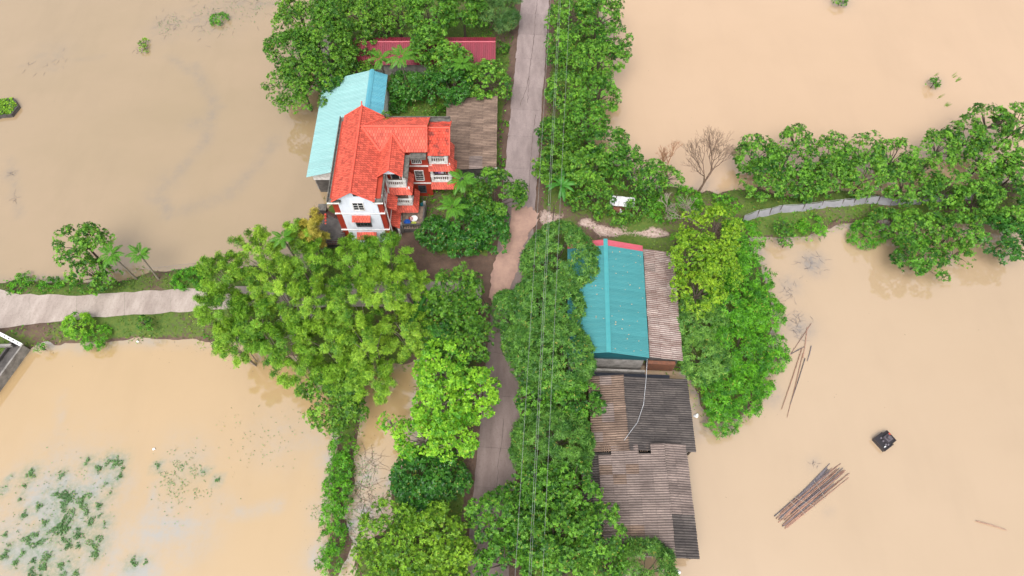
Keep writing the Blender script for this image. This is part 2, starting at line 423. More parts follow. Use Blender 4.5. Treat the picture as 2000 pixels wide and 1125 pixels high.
for x0, x1, y0, y1 in ((-900,-92,-900,900),(92,900,-900,900),(-92,92,-900,-6),(-92,92,106,900)):
    rim.poly([(x0,y0,-1.4),(x1,y0,-1.4),(x1,y1,-1.4),(x0,y1,-1.4)])
tag(rim.build('flooded_ground', EARTH), kind='structure')

# ------------------------------------------------------------------ water: four ponds, divided under road and dykes
WEEDS = [(123,1032,27),(162,979,17),(132,972,17),(115,984,10),(228,904,12),(215,898,10),(194,914,9),(60,926,11),(120,928,8),(74,1066,15),(187,1061,15),(187,1083,10),
 (79,1112,22),(97,1088,8),(125,1110,17),(174,1025,15),(153,1045,13),(134,1066,9),(153,1066,6),(55,1053,11),(30,1100,9),(9,1085,9),(30,1066,6),(208,1021,8),
 (210,942,8),(223,950,5),(110,964,8),(76,989,9),(121,998,8),(47,1006,7),(6,957,8),(308,910,7),(425,938,6),(401,922,6),(260,1100,10),(285,1098,5),(20,1070,8),(88,1020,8),(170,1000,7),(194,988,8),(45,1080,7),
 (172,902,8),(95,958,6),(48,950,6),(235,930,6),(240,915,5),(195,1005,6),(72,1045,6),(66,1095,7),(148,1120,8),(10,1045,6),(40,975,5),(216,965,6),(22,935,5)]
MURKS = [(110,1000,110,1.0),(60,1080,100,1.0),(190,960,60,.8),(200,1080,70,.7),(360,900,60,.35),(310,1030,50,.8),(350,1040,60,.75),(270,1110,60,.8),(420,1000,40,.4),(640,900,26,.6),(630,1000,28,.65),(620,1090,32,.7),(715,920,34,.75),(715,1000,40,.75),(700,1060,40,.6),
 (400,620,20,.3),(100,110,40,.4),(420,30,60,.55),(330,50,40,.5),(480,10,50,.5),(282,95,14,.5),(385,240,22,.4),(330,350,28,.45),(300,380,22,.35),(20,340,14,.6),(30,380,12,.5),
 (1585,515,26,.75),(1560,640,30,.6),(1540,560,24,.5),(1500,770,24,.5),(1375,830,22,.6),(1385,815,14,.5),(1380,375,30,.6),(1640,3,22,.6),(1830,160,14,.5),(1590,905,14,.35),(1620,1000,10,.2),(545,850,60,.3)]
def murk_field(X, Y):
    a = np.zeros(X.shape)
    for u, v, r, s in MURKS+[(u, v, r*1.6, .8) for u, v, r in WEEDS]:
        p = P(u, v); m = r/ppm(u, v)
        a = np.maximum(a, s*np.exp(-((X-p.x)**2+(Y-p.y)**2)/(m*m)))
    # silt drawn into thin curved trails
    for pts, w, s in (([(380,130),(420,200),(400,280),(345,340),(310,375),(330,420)], .9, .5), ([(330,110),(400,160),(430,210)], .7, .4), ([(360,410),(440,385),(500,330),(540,270)], 1.1, .4), ([(110,135),(40,130),(200,110)], .5, .3), ([(300,55),(380,40),(470,10),(560,5)], .7, .6), ([(20,310),(30,370),(38,420)], .5, .45),
                      ([(120,775),(117,870),(112,900)], .5, .3), ([(300,950),(300,1060),(270,1120)], .6, .5), ([(440,1005),(500,998),(545,985)], .6, .55), ([(550,870),(600,850),(640,870)], 1.5, .3)):
        w2 = [P(*q) for q in pts]
        for i in range(len(w2)-1):
            ax, ay = w2[i].x, w2[i].y; ex, ey = w2[i+1].x-ax, w2[i+1].y-ay
            t = np.clip(((X-ax)*ex+(Y-ay)*ey)/(ex*ex+ey*ey+1e-9), 0, 1)
            d2 = (X-ax-t*ex)**2+(Y-ay-t*ey)**2
            a = np.maximum(a, s*np.exp(-d2/(w*w)))
    h = heights(X, Y); a = np.maximum(a, .55*sstep(-.75, -.1, h)*(.4+.9*vnoise(X, Y, 2.2, 23)))
    return a*(.55+.9*vnoise(X, Y, 1.4, 21))
def film_field(X, Y):
    a = np.zeros(X.shape)
    for u, v, r in WEEDS:
        p = P(u, v); m = r*1.6/ppm(u, v); a = np.maximum(a, 1.0*np.exp(-((X-p.x)**2+(Y-p.y)**2)/(m*m)))
    for u, v, r in ((110,1020,90),(60,1090,60),(355,930,40)):
        p = P(u, v); m = r/ppm(u, v); a = np.maximum(a, .22*np.exp(-((X-p.x)**2+(Y-p.y)**2)/(m*m)))
    return a
def water(name, x0, x1, y0, y1, mat):
    gx = np.concatenate([[x0] if x0 < -90 else [], np.arange(max(x0,-88), min(x1,88)+.01, .65), [x1] if x1 > 90 else []])
    gy = np.concatenate([[y0] if y0 < -10 else [], np.arange(max(y0,2), min(y1,104)+.01, .65), [y1] if y1 > 110 else []])
    if abs(gx[-1]-x1) > 1e-6: gx = np.append(gx, x1)
    if abs(gy[-1]-y1) > 1e-6: gy = np.append(gy, y1)
    X, Y = np.meshgrid(gx, gy)
    tag(link(name, grid_mesh(name, X, Y, np.zeros(X.shape), {'murk': murk_field(X, Y), 'film': film_field(X, Y)}), mat), kind='structure')
YP, YD = 37.0, 47.5
water('flood_water', -900, 0, YP, 900, W_UL)
water('flood_water', -900, 0, -900, YP, W_LL)
water('flood_water', 0, 900, YD, 900, W_UR)
water('flood_water', 0, 900, -900, YD, W_LR)

# ------------------------------------------------------------------ road and path
road = MB()
ang = math.atan(ROAD_K)
road_o = empty('road', (road_x(40), 40, 0), -ang); tag(road_o, kind='structure')
MB().box(-2.0, 2.0, -75, 95, .9, 1.14).build('road_bed', CRACK, road_o)
y = -75.0; k = 0
while y < 95:
    L = 4.0+(k*37 % 10)*.22
    w0 = -2.05+random.uniform(-.03,.03); w1 = 2.05+random.uniform(-.03,.03)
    s = MB(); nseg = 6
    zt = 1.19+random.uniform(-.008,.008)
    # ragged edges
    le = [(w0+random.uniform(-.09,.06), y+.012+(L-.024)*i/nseg) for i in range(nseg+1)]
    ri = [(w1+random.uniform(-.06,.09), y+.012+(L-.024)*i/nseg) for i in range(nseg+1)]
    for i in range(nseg):
        s.poly([(*le[i],zt),(*ri[i],zt),(*ri[i+1],zt),(*le[i+1],zt)])
        s.poly([(*le[i+1],zt),(*le[i+1],zt-.2),(*le[i],zt-.2),(*le[i],zt)]); s.poly([(*ri[i],zt),(*ri[i],zt-.2),(*ri[i+1],zt-.2),(*ri[i+1],zt)])
    s.poly([(*le[0],zt),(*le[0],zt-.2),(*ri[0],zt-.2),(*ri[0],zt)]); s.poly([(*ri[-1],zt),(*ri[-1],zt-.2),(*le[-1],zt-.2),(*le[-1],zt)])
    s.build('road_slab', ROADM if y > 2+random.uniform(-3,3) else ROADMUDSHADE, road_o)
    y += L; k += 1
def crack(pts, w=.05):
    c = MB(); pr = None
    for i in range(len(pts)-1):
        a, b = Vector(pts[i]), Vector(pts[i+1]); n = max(2, int((b-a).length/.5))
        for j in range(n):
            p = a.lerp(b, j/n)+Vector((random.uniform(-.06,.06), random.uniform(-.05,.05), 0)); q = a.lerp(b, (j+1)/n)
            if pr is not None: p = pr
            q = q+Vector((random.uniform(-.06,.06), 0, 0)); pr = q
            d = (q-p).normalized(); s = Vector((-d.y, d.x, 0))*w*random.uniform(.4,.9)
            c.poly([p-s, p+s, q+s, q-s])
    return c
for pts in ([(0.1,26),(.0,33),(.25,38),(.2,44),(.35,48)], [(-.9,25.5),(-.3,28),(0,31)], [(-1.0,2),(-.6,6),(-.2,11)], [(.4,-18),(.2,-23),(.3,-27)], [(1.2,10),(1.1,18),(1.3,24)]):
    crack([(x, y2, 1.203) for x, y2 in pts]).build('crack', CRACK, road_o)
mud = MB(); rr = random.Random(31)
mp_ = [P(u, v, 1.207) for u, v in ((1000,395),(1020,402),(1040,405),(1052,418),(1050,436),(1034,452),(1026,475),(1016,500),(1010,530),(996,565),(985,595),(968,600),(955,585),(958,555),(962,520),(975,490),(988,460),(998,430))]
mc_ = sum(mp_, Vector())/len(mp_); pp_ = []
for i in range(len(mp_)):
    for j in range(5): q = mp_[i].lerp(mp_[(i+1) % len(mp_)], j/5); pp_.append(q+(q-mc_).normalized()*rr.uniform(-.35,.25))
for i in range(len(pp_)): mud.poly([mc_, pp_[i], pp_[(i+1) % len(pp_)]])
mud.build('mud_film', m_plain('pink_mud', (.34,.215,.165), (.25,.155,.125), scale=1.2, rough=.85)); tag(bpy.data.objects['mud_film'], kind='structure')
up = [(-120,545),(0,566),(40,574),(150,577),(280,569),(420,561),(500,558),(600,556),(760,550),(900,546),(960,545)]
lo = [(-120,690),(0,640),(40,637),(150,623),(280,613),(420,606),(500,603),(600,600),(760,600),(900,600),(960,600)]
U = [P(a, b, .95) for a, b in up]; Lw = [P(a, b, .95) for a, b in lo]
path_o = empty('path', (0,0,0)); tag(path_o, kind='structure')
pu, pl = [], []
for i in range(len(U)-1):
    n = max(1, int((U[i+1]-U[i]).length/1.0))
    for j in range(n):
        pu.append(U[i].lerp(U[i+1], j/n)+Vector((0, random.uniform(-.12,.12), 0))); pl.append(Lw[i].lerp(Lw[i+1], j/n)+Vector((0, random.uniform(-.12,.12), 0)))
for i in range(0, len(pu)-1, 5):
    s = MB(); zz = random.uniform(-.006,.006)
    for j in range(i, min(i+5, len(pu)-1)):
        e0 = .012 if j == i else 0; d = Vector((e0, 0, zz))
        s.poly([pl[j]+d, pl[j+1]+Vector((0,0,zz)), pu[j+1]+Vector((0,0,zz)), pu[j]+d])
    s.build('path_slab', PATHM, path_o)

WROOT = set()
def setpar(o, root):
    o.parent = root
    if root.name in WROOT: o.matrix_parent_inverse = Matrix.Translation(-root.location)
# ------------------------------------------------------------------ roofing helpers
def tile_slope(A, B, C, D, parent, mat=TILE, size=.34, w=.30, name='roof_tiles', holes=0.0, under=None):
    "A-B eave, D-C top edge; stepped courses of single tiles over a backing"
    A, B, C, D = map(Vector, (A, B, C, D))
    nrm = (B-A).cross(D-A).normalized()
    if nrm.z < 0: nrm = -nrm
    deck = MB().poly([A, B, C, D])
    nr = max(1, round(((D+C)/2-(A+B)/2).length/size)); m = MB()
    for r in range(nr):
        v0, v1 = r/nr, min(1.0, (r+1.05)/nr)
        a0, b0, a1, b1 = A.lerp(D, v0), B.lerp(C, v0), A.lerp(D, v1), B.lerp(C, v1)
        nc = max(1, round((b0-a0).length/w)); sh = .5*(r % 2)/nc
        cuts = [0.0]+[(c/nc+sh) for c in range(0 if sh else 1, nc)]+[1.0]
        for c in range(len(cuts)-1):
            u0, u1 = cuts[c], cuts[c+1]; g = min(.020/((b0-a0).length), .2*(u1-u0))
            lift = .070+random.uniform(-.006,.008); top = .010
            if holes and random.random() < holes: lift += random.uniform(.02,.07); top += .02
            p = [a0.lerp(b0, u0+g)+nrm*lift, a0.lerp(b0, u1-g)+nrm*lift, a1.lerp(b1, u1-g)+nrm*top, a1.lerp(b1, u0+g)+nrm*top]
            m.poly(p, random.random())
            deck.poly([p[0]-nrm*.06, p[1]-nrm*.06, p[1], p[0]])
    deck.build('roof_deck', TILEUNDER if mat is not DARKTILE else DARKCONC, parent)
    o = m.build(name, mat, parent); o['kind'] = 'stuff'; return o
def ridge(pts, parent, r=.13, name='ridge_cap', mat=None):
    return MB().tube([Vector(p)+Vector((0,0,.05)) for p in pts], r, 8).build(name, mat or RIDGE, parent)
def sheet_mesh(l, w, waves, amp=.045, name='roof_sheet'):
    m = MB(); n = waves*4
    ys = [-w/2+w*i/n for i in range(n+1)]; zs = [amp*math.sin(2*math.pi*waves*i/n) for i in range(n+1)]
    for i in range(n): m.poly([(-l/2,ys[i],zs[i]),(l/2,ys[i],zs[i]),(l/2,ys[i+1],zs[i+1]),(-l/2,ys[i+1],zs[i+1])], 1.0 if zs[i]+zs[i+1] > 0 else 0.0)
    return m.mesh(name)
def ac_slope(root, x0, x1, y0, y1, z0, z1, nc, nr, mats, weights=None, gaps=()):
    "fibre cement sheets on one slope, local coords of root; slope runs along x"
    L = math.hypot(x1-x0, z1-z0); l = L/nc*1.07; w = (y1-y0)/nr
    me = sheet_mesh(l, w*1.03, max(2, round(w/.235)))
    pitch = math.atan2(z1-z0, x1-x0)
    out = []
    for c in range(nc):
        f = (c+.5)/nc
        for r in range(nr):
            if (c, r) in gaps: continue
            mm = random.choices(mats, weights)[0] if not callable(mats) else mats(c, r)
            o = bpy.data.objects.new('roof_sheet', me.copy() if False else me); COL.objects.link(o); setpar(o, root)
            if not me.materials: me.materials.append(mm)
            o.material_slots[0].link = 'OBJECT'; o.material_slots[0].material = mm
            up_ = 1 if z1 > z0 else -1
            o.location = (x0+(x1-x0)*f+random.uniform(-.03,.03), y0+(r+.5)*w+random.uniform(-.015,.015), z0+(z1-z0)*f+.05+random.uniform(0,.02))
            o.rotation_euler = (random.uniform(-.004,.004), -pitch+up_*.022, random.uniform(-.012,.012))
            out.append(o)
    return out
def panel_mesh(l, w, ribs=4):
    m = MB(); pts = []
    for i in range(ribs):
        y = -w/2+w*i/ribs; s = w/ribs
        pts += [(y,0),(y+s*.62,0),(y+s*.72,.035),(y+s*.90,.035)]
    pts.append((w/2,0))
    for i in range(len(pts)-1):
        (a, za), (b, zb) = pts[i], pts[i+1]
        m.poly([(-l/2,a,za),(l/2,a,za),(l/2,b,zb),(-l/2,b,zb)])
    return m.mesh('roof_panel')
def panel_slope(root, x0, x1, y0, y1, z0, z1, n, mat, special=None):
    L = math.hypot(x1-x0, z1-z0); w = (y1-y0)/n; me = panel_mesh(L, w*1.0); me.materials.append(mat)
    pitch = math.atan2(z1-z0, x1-x0)
    for i in range(n):
        o = bpy.data.objects.new('roof_panel', me); COL.objects.link(o); setpar(o, root)
        if special and i in special:
            o.material_slots[0].link = 'OBJECT'; o.material_slots[0].material = special[i]
        o.location = ((x0+x1)/2, y0+(i+.5)*w, (z0+z1)/2+.02+(i % 2)*.006); o.rotation_euler = (0, -pitch, 0)

def wroot(name, loc, label, cat, group=None):
    "root whose parts are given in place coordinates"
    o = empty(name, loc, 0, label, cat, group); WROOT.add(o.name); return o
_link = link
def link(name, me, mat=None, parent=None, loc=None):
    o = _link(name, me, mat, parent, loc)
    if parent is not None and parent.name in WROOT: o.matrix_parent_inverse = Matrix.Translation(-parent.location)
    return o

# ------------------------------------------------------------------ the three-storey house
house = wroot('house', (-15, 49, 1.0), 'three-storey house with orange-red tiled gable roofs and white front by the pond', 'house')
F1, F2, EV = 3.7, 6.95, 9.75
def hb(name, mat, *a, parent=house): return MB().box(*a).build(name, mat, parent)
# walls
hb('wall', REDWALL, -19.75, -14.25, 43.97, 54.9, .2, EV-.05)
hb('front_wall', WHITE, -19.05, -14.8, 43.85, 43.972, .2, EV-.02)
hb('wall', REDWALL, -14.25, -9.75, 50.65, 54.88, .2, EV-.06)
hb('wall', REDWALL, -14.252, -12.1, 48.7, 50.652, .2, EV-.04)
hb('wall', REDWALL, -9.752, -7.4, 52.0, 54.86, .2, 9.2)
# gables
g = MB(); g.poly([(-19.05,43.87,EV-.03),(-14.8,43.87,EV-.03),(-14.9,43.87,9.95),(-17.1,43.87,11.35),(-19.3,43.87,9.95)]); g.build('gable', WHITE, house)
g = MB(); g.poly([(-14.5,47.15,9.8),(-12.3,47.15,9.8),(-13.45,47.15,10.85)]); g.build('gable', WHITE, house)
g = MB(); g.poly([(-7.45,50.5,9.3),(-7.45,54.9,9.3),(-7.45,52.9,10.5)]); g.build('gable', WHITE, house)
hb('attic_vent', GLASS, -17.1, -16.5, 43.80, 43.862, 10.25, 10.62)
# bands
for z in (F1, F2):
    b = MB(); b.box(-19.80,-14.18, 43.79, 43.848, z-.035, z+.035); b.box(-14.248,-14.18, 43.85, 47.6, z-.035, z+.035); b.box(-19.80,-19.06,43.85,43.968,z-.035,z+.035); b.box(-14.79,-14.25,43.85,43.968,z-.035,z+.035)
    b.build('string_course', WHITETRIM, house)
    MB().box(-12.09,-9.76, 50.50, 50.64, z-.06, z+.05).build('string_course', WHITETRIM, house)
for y0_ in (44.3, 47.0): MB().box(-14.16,-14.04, y0_, y0_+.12, 1, EV).build('downpipe', WHITETRIM, house)
# gutters round the eaves
gm = MB()
gm.box(-20.05,-19.35,43.5,55.6,9.42,9.62); gm.box(-20.05,-19.95,43.5,55.6,9.62,9.85)
gm.box(-19.34,-18.6,43.5,43.84,9.42,9.62); gm.box(-15.1,-14.85,43.5,43.84,9.42,9.62)
gm.box(-14.84,-14.0,43.5,47.4,9.42,9.62); gm.box(-14.1,-14.0,43.5,47.4,9.62,9.85)
gm.box(-12.09,-11.5,46.9,50.0,9.42,9.62); gm.box(-11.6,-11.5,46.9,49.4,9.62,9.82)
gm.box(-11.49,-9.7,49.55,50.3,9.42,9.62); gm.box(-11.6,-9.7,49.45,49.55,9.42,9.82)
gm.box(-14.6,-7.2,55.0,55.6,9.3,9.55); gm.box(-14.6,-7.2,55.5,55.6,9.55,9.8)
gm.build('gutter', GUTTER, house)
MB().box(-20.05,-18.7,43.38,43.49,9.40,9.52).build('gutter_trim', WHITETRIM, house)
MB().box(-15.0,-13.98,43.38,43.49,9.40,9.52).build('gutter_trim', WHITETRIM, house)
# main roofs
tile_slope((-19.45,43.3,9.9),(-19.45,55.45,9.9),(-17.1,55.45,11.6),(-17.1,43.3,11.6), house, w=.24, size=.36)
tile_slope((-14.82,55.45,9.9),(-14.82,43.3,9.9),(-17.1,43.3,11.6),(-17.1,55.45,11.6), house)
tile_slope((-17.0,50.15,9.88),(-9.6,50.15,9.88),(-9.6,52.55,11.42),(-17.0,52.55,11.42), house)
tile_slope((-9.6,55.25,9.88),(-17.0,55.25,9.88),(-17.0,52.55,11.42),(-9.6,52.55,11.42), house)
tile_slope((-14.8,46.7,9.9),(-14.8,52.0,9.9),(-13.45,52.0,11.0),(-13.45,46.7,11.0), house, w=.26)
tile_slope((-12.1,52.0,9.9),(-12.1,46.7,9.9),(-13.45,46.7,11.0),(-13.45,52.0,11.0), house, w=.26)
tile_slope((-9.58,50.1,9.32),(-7.1,50.1,9.32),(-7.1,52.95,10.7),(-9.58,52.95,10.7), house, TILE_OLD, holes=.4)
tile_slope((-7.1,55.15,9.4),(-9.58,55.15,9.4),(-9.58,52.95,10.7),(-7.1,52.95,10.7), house, TILE_OLD, holes=.3)
ridge([(-17.1,43.25,11.62),(-17.1,55.5,11.62)], house)
ridge([(-17.1,55.3,11.62),(-17.1,55.55,11.75),(-17.1,55.75,12.05)], house, .07, 'finial')
ridge([(-17.0,52.55,11.44),(-9.55,52.55,11.44)], house)
ridge([(-13.45,46.65,11.02),(-13.45,51.9,11.02)], house, .10)
ridge([(-9.6,52.95,10.75),(-7.05,52.95,10.75)], house, .11)
for a, b in (((-9.55,50.1,9.96),(-9.55,52.55,11.5)), ((-9.55,55.2,9.96),(-9.55,52.55,11.5)), ((-7.08,50.1,9.36),(-7.08,52.95,10.72)), ((-7.08,55.1,9.44),(-7.08,52.95,10.72)),
             ((-19.45,43.3,9.92),(-17.1,43.3,11.62)), ((-14.82,43.3,9.92),(-17.1,43.3,11.62)), ((-19.45,55.45,9.92),(-17.1,55.45,11.62)), ((-14.9,55.45,9.96),(-17.1,55.45,11.62)),
             ((-14.8,46.7,9.92),(-13.45,46.7,11.02)), ((-12.1,46.7,9.92),(-13.45,46.7,11.02))):
    ridge([a, b], house, .075, 'verge_tile')
for a, b in (((-16.86,52.55,11.46),(-14.79,50.15,9.92)), ((-16.86,52.55,11.46),(-14.79,55.25,9.92)), ((-13.45,51.9,11.04),(-14.80,50.2,9.94)), ((-13.45,51.9,11.04),(-12.10,50.2,9.94))):
    ridge([a, b], house, .17, 'valley_tile')
# balconies, columns, railings and skirt roofs: the middle bay and the east bay
def railing(x0, x1, y, z, parent=house):
    r = MB(); r.box(x0,x1,y-.09,y+.09,z+.82,z+.95); r.box(x0,x1,y-.09,y+.09,z+.02,z+.16)
    n = max(2, int((x1-x0)/.24))
    for i in range(n+1):
        xx = x0+(x1-x0)*i/n; r.box(xx-.045,xx+.045,y-.045,y+.045,z+.16,z+.82)
    r.build('railing', WHITETRIM, parent)
def bay(x0, x1, yf, yb, zs, out, east, mat=TILE):
    for lv, z in enumerate(zs):
        grow = out*lv
        xe, y0 = x1+grow, yf-grow*.6
        sl = hb('balcony_floor', WHITETRIM, x0, xe, y0, yb, z-.16, z)
        MB().box(x0+.05, xe-.1, y0+.2, yb-.01, z, z+.03).build('floor_tiles', PATIO, sl)
        railing(x0+.3, xe-.35, y0+.12, z)
        top = (zs[lv-1]-.16) if lv else 9.6
        for xx in (x0+.17, xe-.17):
            c = MB(); c.box(xx-.16,xx+.16,y0+.001,y0+.32,z,top-.02); c.box(xx-.22,xx+.22,y0-.05,y0+.37,z+.9,z+1.05); c.build('column', WHITETRIM, house)
        # back wall with door
        hb('balcony_door', GLASS, x0+.6, xe-.9, yb-.06, yb-.003, z+.03, z+2.1)
        hb('door_frame', WHITETRIM, x0+.5, xe-.8, yb-.04, yb-.002, z+.03, z+2.2)
        # skirt roof below floor
        ov = .55; zt, zb = z-.14, z-.85
        tile_slope((x0-.1,y0-ov,zb),(xe+ov,y0-ov,zb),(xe+.02,y0-.02,zt),(x0-.1,y0-.02,zt), house, mat, size=.3, name='skirt_roof')
        tile_slope((xe+ov,y0-ov,zb),(xe+ov,east,zb),(xe+.02,east,zt),(xe+.02,y0-.02,zt), house, mat, size=.3, name='skirt_roof')
        ridge([(xe+ov,y0-ov,zb+.03),(xe+.02,y0-.02,zt+.03)], house, .07, 'hip_tile')
bay(-14.4, -12.05, 47.55, 48.7, (7.0, 3.75), .30, 49.9)
bay(-9.7, -7.5, 50.95, 52.0, (7.0, 3.75), .25, 54.4)
tile_slope((-14.25+1.05,44.9,5.9),(-14.25+1.05,46.9,5.9),(-14.25,46.9,6.7),(-14.25,44.9,6.7), house, size=.3, name='skirt_roof')
tile_slope((-14.25+1.0,44.6,2.75),(-14.25+1.0,46.9,2.75),(-14.25,46.9,3.5),(-14.25,44.6,3.5), house, size=.3, name='skirt_roof')
hb('column', WHITETRIM, -13.5,-13.25,44.7,44.95,1.0,2.78)
hb('column', WHITETRIM, -13.5,-13.25,46.5,46.75,1.0,2.78)
# windows
def window_s(x0, x1, y, z0, z1, nx, nz, parent=house, frame=WHITETRIM, fw=.09):
    w = hb('window', GLASS, x0, x1, y-.02, y+.05, z0, z1, parent=parent)
    f = MB(); f.box(x0-fw,x0,y-.07,y+.04,z0-fw,z1+fw); f.box(x1,x1+fw,y-.07,y+.04,z0-fw,z1+fw); f.box(x0,x1,y-.07,y+.04,z1,z1+fw); f.box(x0,x1,y-.10,y+.04,z0-fw,z0); f.build('window_frame', frame, w)
    b = MB()
    for i in range(1, nx): xx = x0+(x1-x0)*i/nx; b.box(xx-.035,xx+.035,y-.055,y-.021,z0,z1)
    for i in range(1, nz): zz = z0+(z1-z0)*i/nz; b.box(x0,x1,y-.065,y-.0561,zz-.03,zz+.03)
    b.build('window_bars', WHITETRIM if frame is WHITETRIM else frame, w)
    return w
window_s(-17.45, -16.35, 43.83, 7.75, 9.05, 2, 3)
window_s(-17.75, -16.15, 43.83, 4.55, 5.75, 4, 2, frame=GRILLE)
aw = tile_slope((-18.0,43.2,6.15),(-15.9,43.2,6.15),(-15.9,43.84,6.6),(-18.0,43.84,6.6), house, size=.28, name='window_awning')
tile_slope((-18.1,43.05,2.7),(-15.8,43.05,2.7),(-15.8,43.84,3.2),(-18.1,43.84,3.2), house, size=.28, name='window_awning')
window_s(-11.55, -10.55, 50.62, 7.45, 8.95, 5, 1)
window_s(-11.45, -10.55, 50.62, 4.3, 6.0, 1, 5)
window_s(-11.35, -10.55, 50.62, 1.9, 3.1, 1, 4, frame=GRILLE)
w = hb('window', GLASS, -14.26, -14.2, 45.2, 46.0, 7.7, 8.9)
f = MB(); f.box(-14.25,-14.16,45.1,45.2,7.6,9.0); f.box(-14.25,-14.16,46.0,46.1,7.6,9.0); f.box(-14.25,-14.16,45.2,46.0,8.9,9.0); f.box(-14.25,-14.16,45.2,46.0,7.6,7.7); f.box(-14.2,-14.17,45.57,45.63,7.7,8.9); f.build('window_frame', WHITETRIM, w)
# washing and plants in the balconies
for i, (x, c) in enumerate(((-9.1, BLUEP), (-8.7, REDP), (-8.35, PLASTICW))):
    tag(MB().box(x-.16,x+.16,51.3,51.36,4.6,5.6).build('laundry', m_plain('laundry_cloth', [(.16,.10,.22),(.45,.20,.40),(.6,.58,.62)][i], rough=.9)), ['dark cloth', 'purple-pink cloth', 'white cloth'][i]+' hung to dry in the east balcony of the house', 'laundry', 'washing in the balcony')
# raised porch with railings
porch = wroot('porch', (-12.4, 46.2, 1.0), 'tiled porch terrace with dark stone rail in front of the red house bay', 'porch')
pm = MB()
for i in range(10):
    for j in range(9): pm.box(-13.9+i*.34+.01,-13.9+(i+1)*.34-.01, 45.3+j*.36+.01,45.3+(j+1)*.36-.01, 1.7,1.75+random.uniform(0,.01), random.random())
o = pm.build('floor_tiles', PATIO, porch); o['kind'] = 'stuff'
MB().box(-13.95,-10.45,45.25,48.6,.6,1.705).build('terrace_base', DARKCONC, porch)
for a in ((-13.1,-10.5,45.28,45.45,2.45,2.6),(-10.65,-10.48,45.28,48.5,2.45,2.6),(-13.25,-13.1,44.0,45.6,2.2,2.4)): MB().box(*a).build('handrail', DARKCONC, porch)
bl = MB()
for i in range(9): bl.box(-13.0+i*.3,-12.9+i*.3,45.32,45.42,1.74,2.45)
for i in range(10): bl.box(-10.6,-10.5,45.5+i*.3,45.6+i*.3,1.74,2.45)
bl.build('balusters', GUTTER, porch)
for x, y2 in ((-13.15,45.35),(-10.56,45.35),(-10.56,48.45)): MB().box(x-.15,x+.15,y2-.15,y2+.15,.6,2.8).build('post', CONC, porch)
def basin(name, x, y2, z, r, h, mat, label):
    tag(MB().lathe([(r*.75,0),(r,h),(r*1.06,h),(r*.92,h*.98),(r*.68,.06*1.0)], (0,0,0), 16).build(name, mat, None, (x,y2,z)), label, 'basin')
basin('basin', -11.75, 46.55, 1.76, .42, .35, PLASTICW, 'round white basin on the porch terrace')
basin('basin', -12.55, 46.05, 1.76, .38, .30, BLUEP, 'round blue basin on the porch terrace')
basin('basin', -11.75, 45.85, 1.76, .30, .28, LIMEP, 'small lime-yellow bowl at the front rail of the porch')
basin('bucket', -12.15, 46.5, 1.76, .22, .40, REDP, 'small red bucket between the basins on the porch')
basin('pot', -10.9, 48.9, 1.0, .35, .6, m_plain('teal_glaze', (.03,.20,.24), rough=.3), 'teal glazed pot behind the porch corner')
# low dark tiled annex at the south-west corner
annex = wroot('annex', (-21.5, 43.5, .6), 'low dark brown tiled outhouse at the west foot of the white wall', 'outhouse')
MB().box(-23.6,-19.8,43.0,46.9,.0,2.5).build('wall', DARKCONC, annex)
tile_slope((-24.1,42.6,2.4),(-19.3,42.6,2.4),(-19.8,45.2,3.6),(-22.6,47.2,3.4), annex, DARKTILE)
tile_slope((-24.1,47.0,2.7),(-24.1,42.6,2.4),(-22.6,47.2,3.4),(-22.62,47.22,3.4), annex, DARKTILE)
MB().bar((-22.6,47.2,3.45),(-19.8,45.2,3.65),.18).build('ridge_cap', DARKTILE, annex)
MB().box(-22.7,-21.9,46.4,47.1,2.8,4.0).build('chimney', DARKCONC, annex)
MB().box(-22.8,-21.8,46.3,47.2,4.0,4.15).build('chimney_cap', GUTTER, annex)
for i in range(6): MB().lathe([(.13,0),(.15,.2),(.12,.3)],(-22.0+i*.03,46.1-i*.34,3.3-i*.13),8).build('ridge_tile', RIDGE, annex)
# ------------------------------------------------------------------ teal shed behind the house
teal = wroot('metal_shed', (-20.5, 60, .5), 'long shed with pale teal metal roof at the pond edge behind the red house', 'shed')
XW, XR, XE = -24.85, -18.1, -16.2
zw = lambda x: 4.0+(x-XW)/(XR-XW)*2.0
panel_slope(teal, XW, XR, 55.7, 67.0, 4.0, 6.0, 11, TEALPALE)
panel_slope(teal, XW, -20.1, 51.2, 55.7, 4.0, zw(-20.1), 4, TEALPALE)
panel_slope(teal, XE, XR, 55.7, 67.0, 5.15, 6.0, 11, TEALDEEP)
rc = MB(); rc.poly([(XR-.3,55.7,6.02-.05),(XR,55.7,6.12),(XR,67.1,6.12),(XR-.3,67.1,5.97)]); rc.poly([(XR,55.7,6.12),(XR+.3,55.7,5.97),(XR+.3,67.1,5.97),(XR,67.1,6.12)]); rc.build('ridge_cap', TEALDEEP, teal)
for a in ((-24.5,-16.5,66.5,66.7,-1.2,4.1),(-16.6,-16.4,55.8,66.5,.2,5.0),(-24.4,-20.1,51.9,52.1,2.6,4.1)): MB().box(*a).build('wall', WHITETRIM, teal)
MB().box(-24.2,-20.1,52.0,52.3,-1.2,2.6).build('wall', DARKCONC, teal)
for i in range(6): MB().box(-24.5,-24.3,52.4+i*2.8,52.6+i*2.8,-1.3,4.05).build('post', CONC, teal)

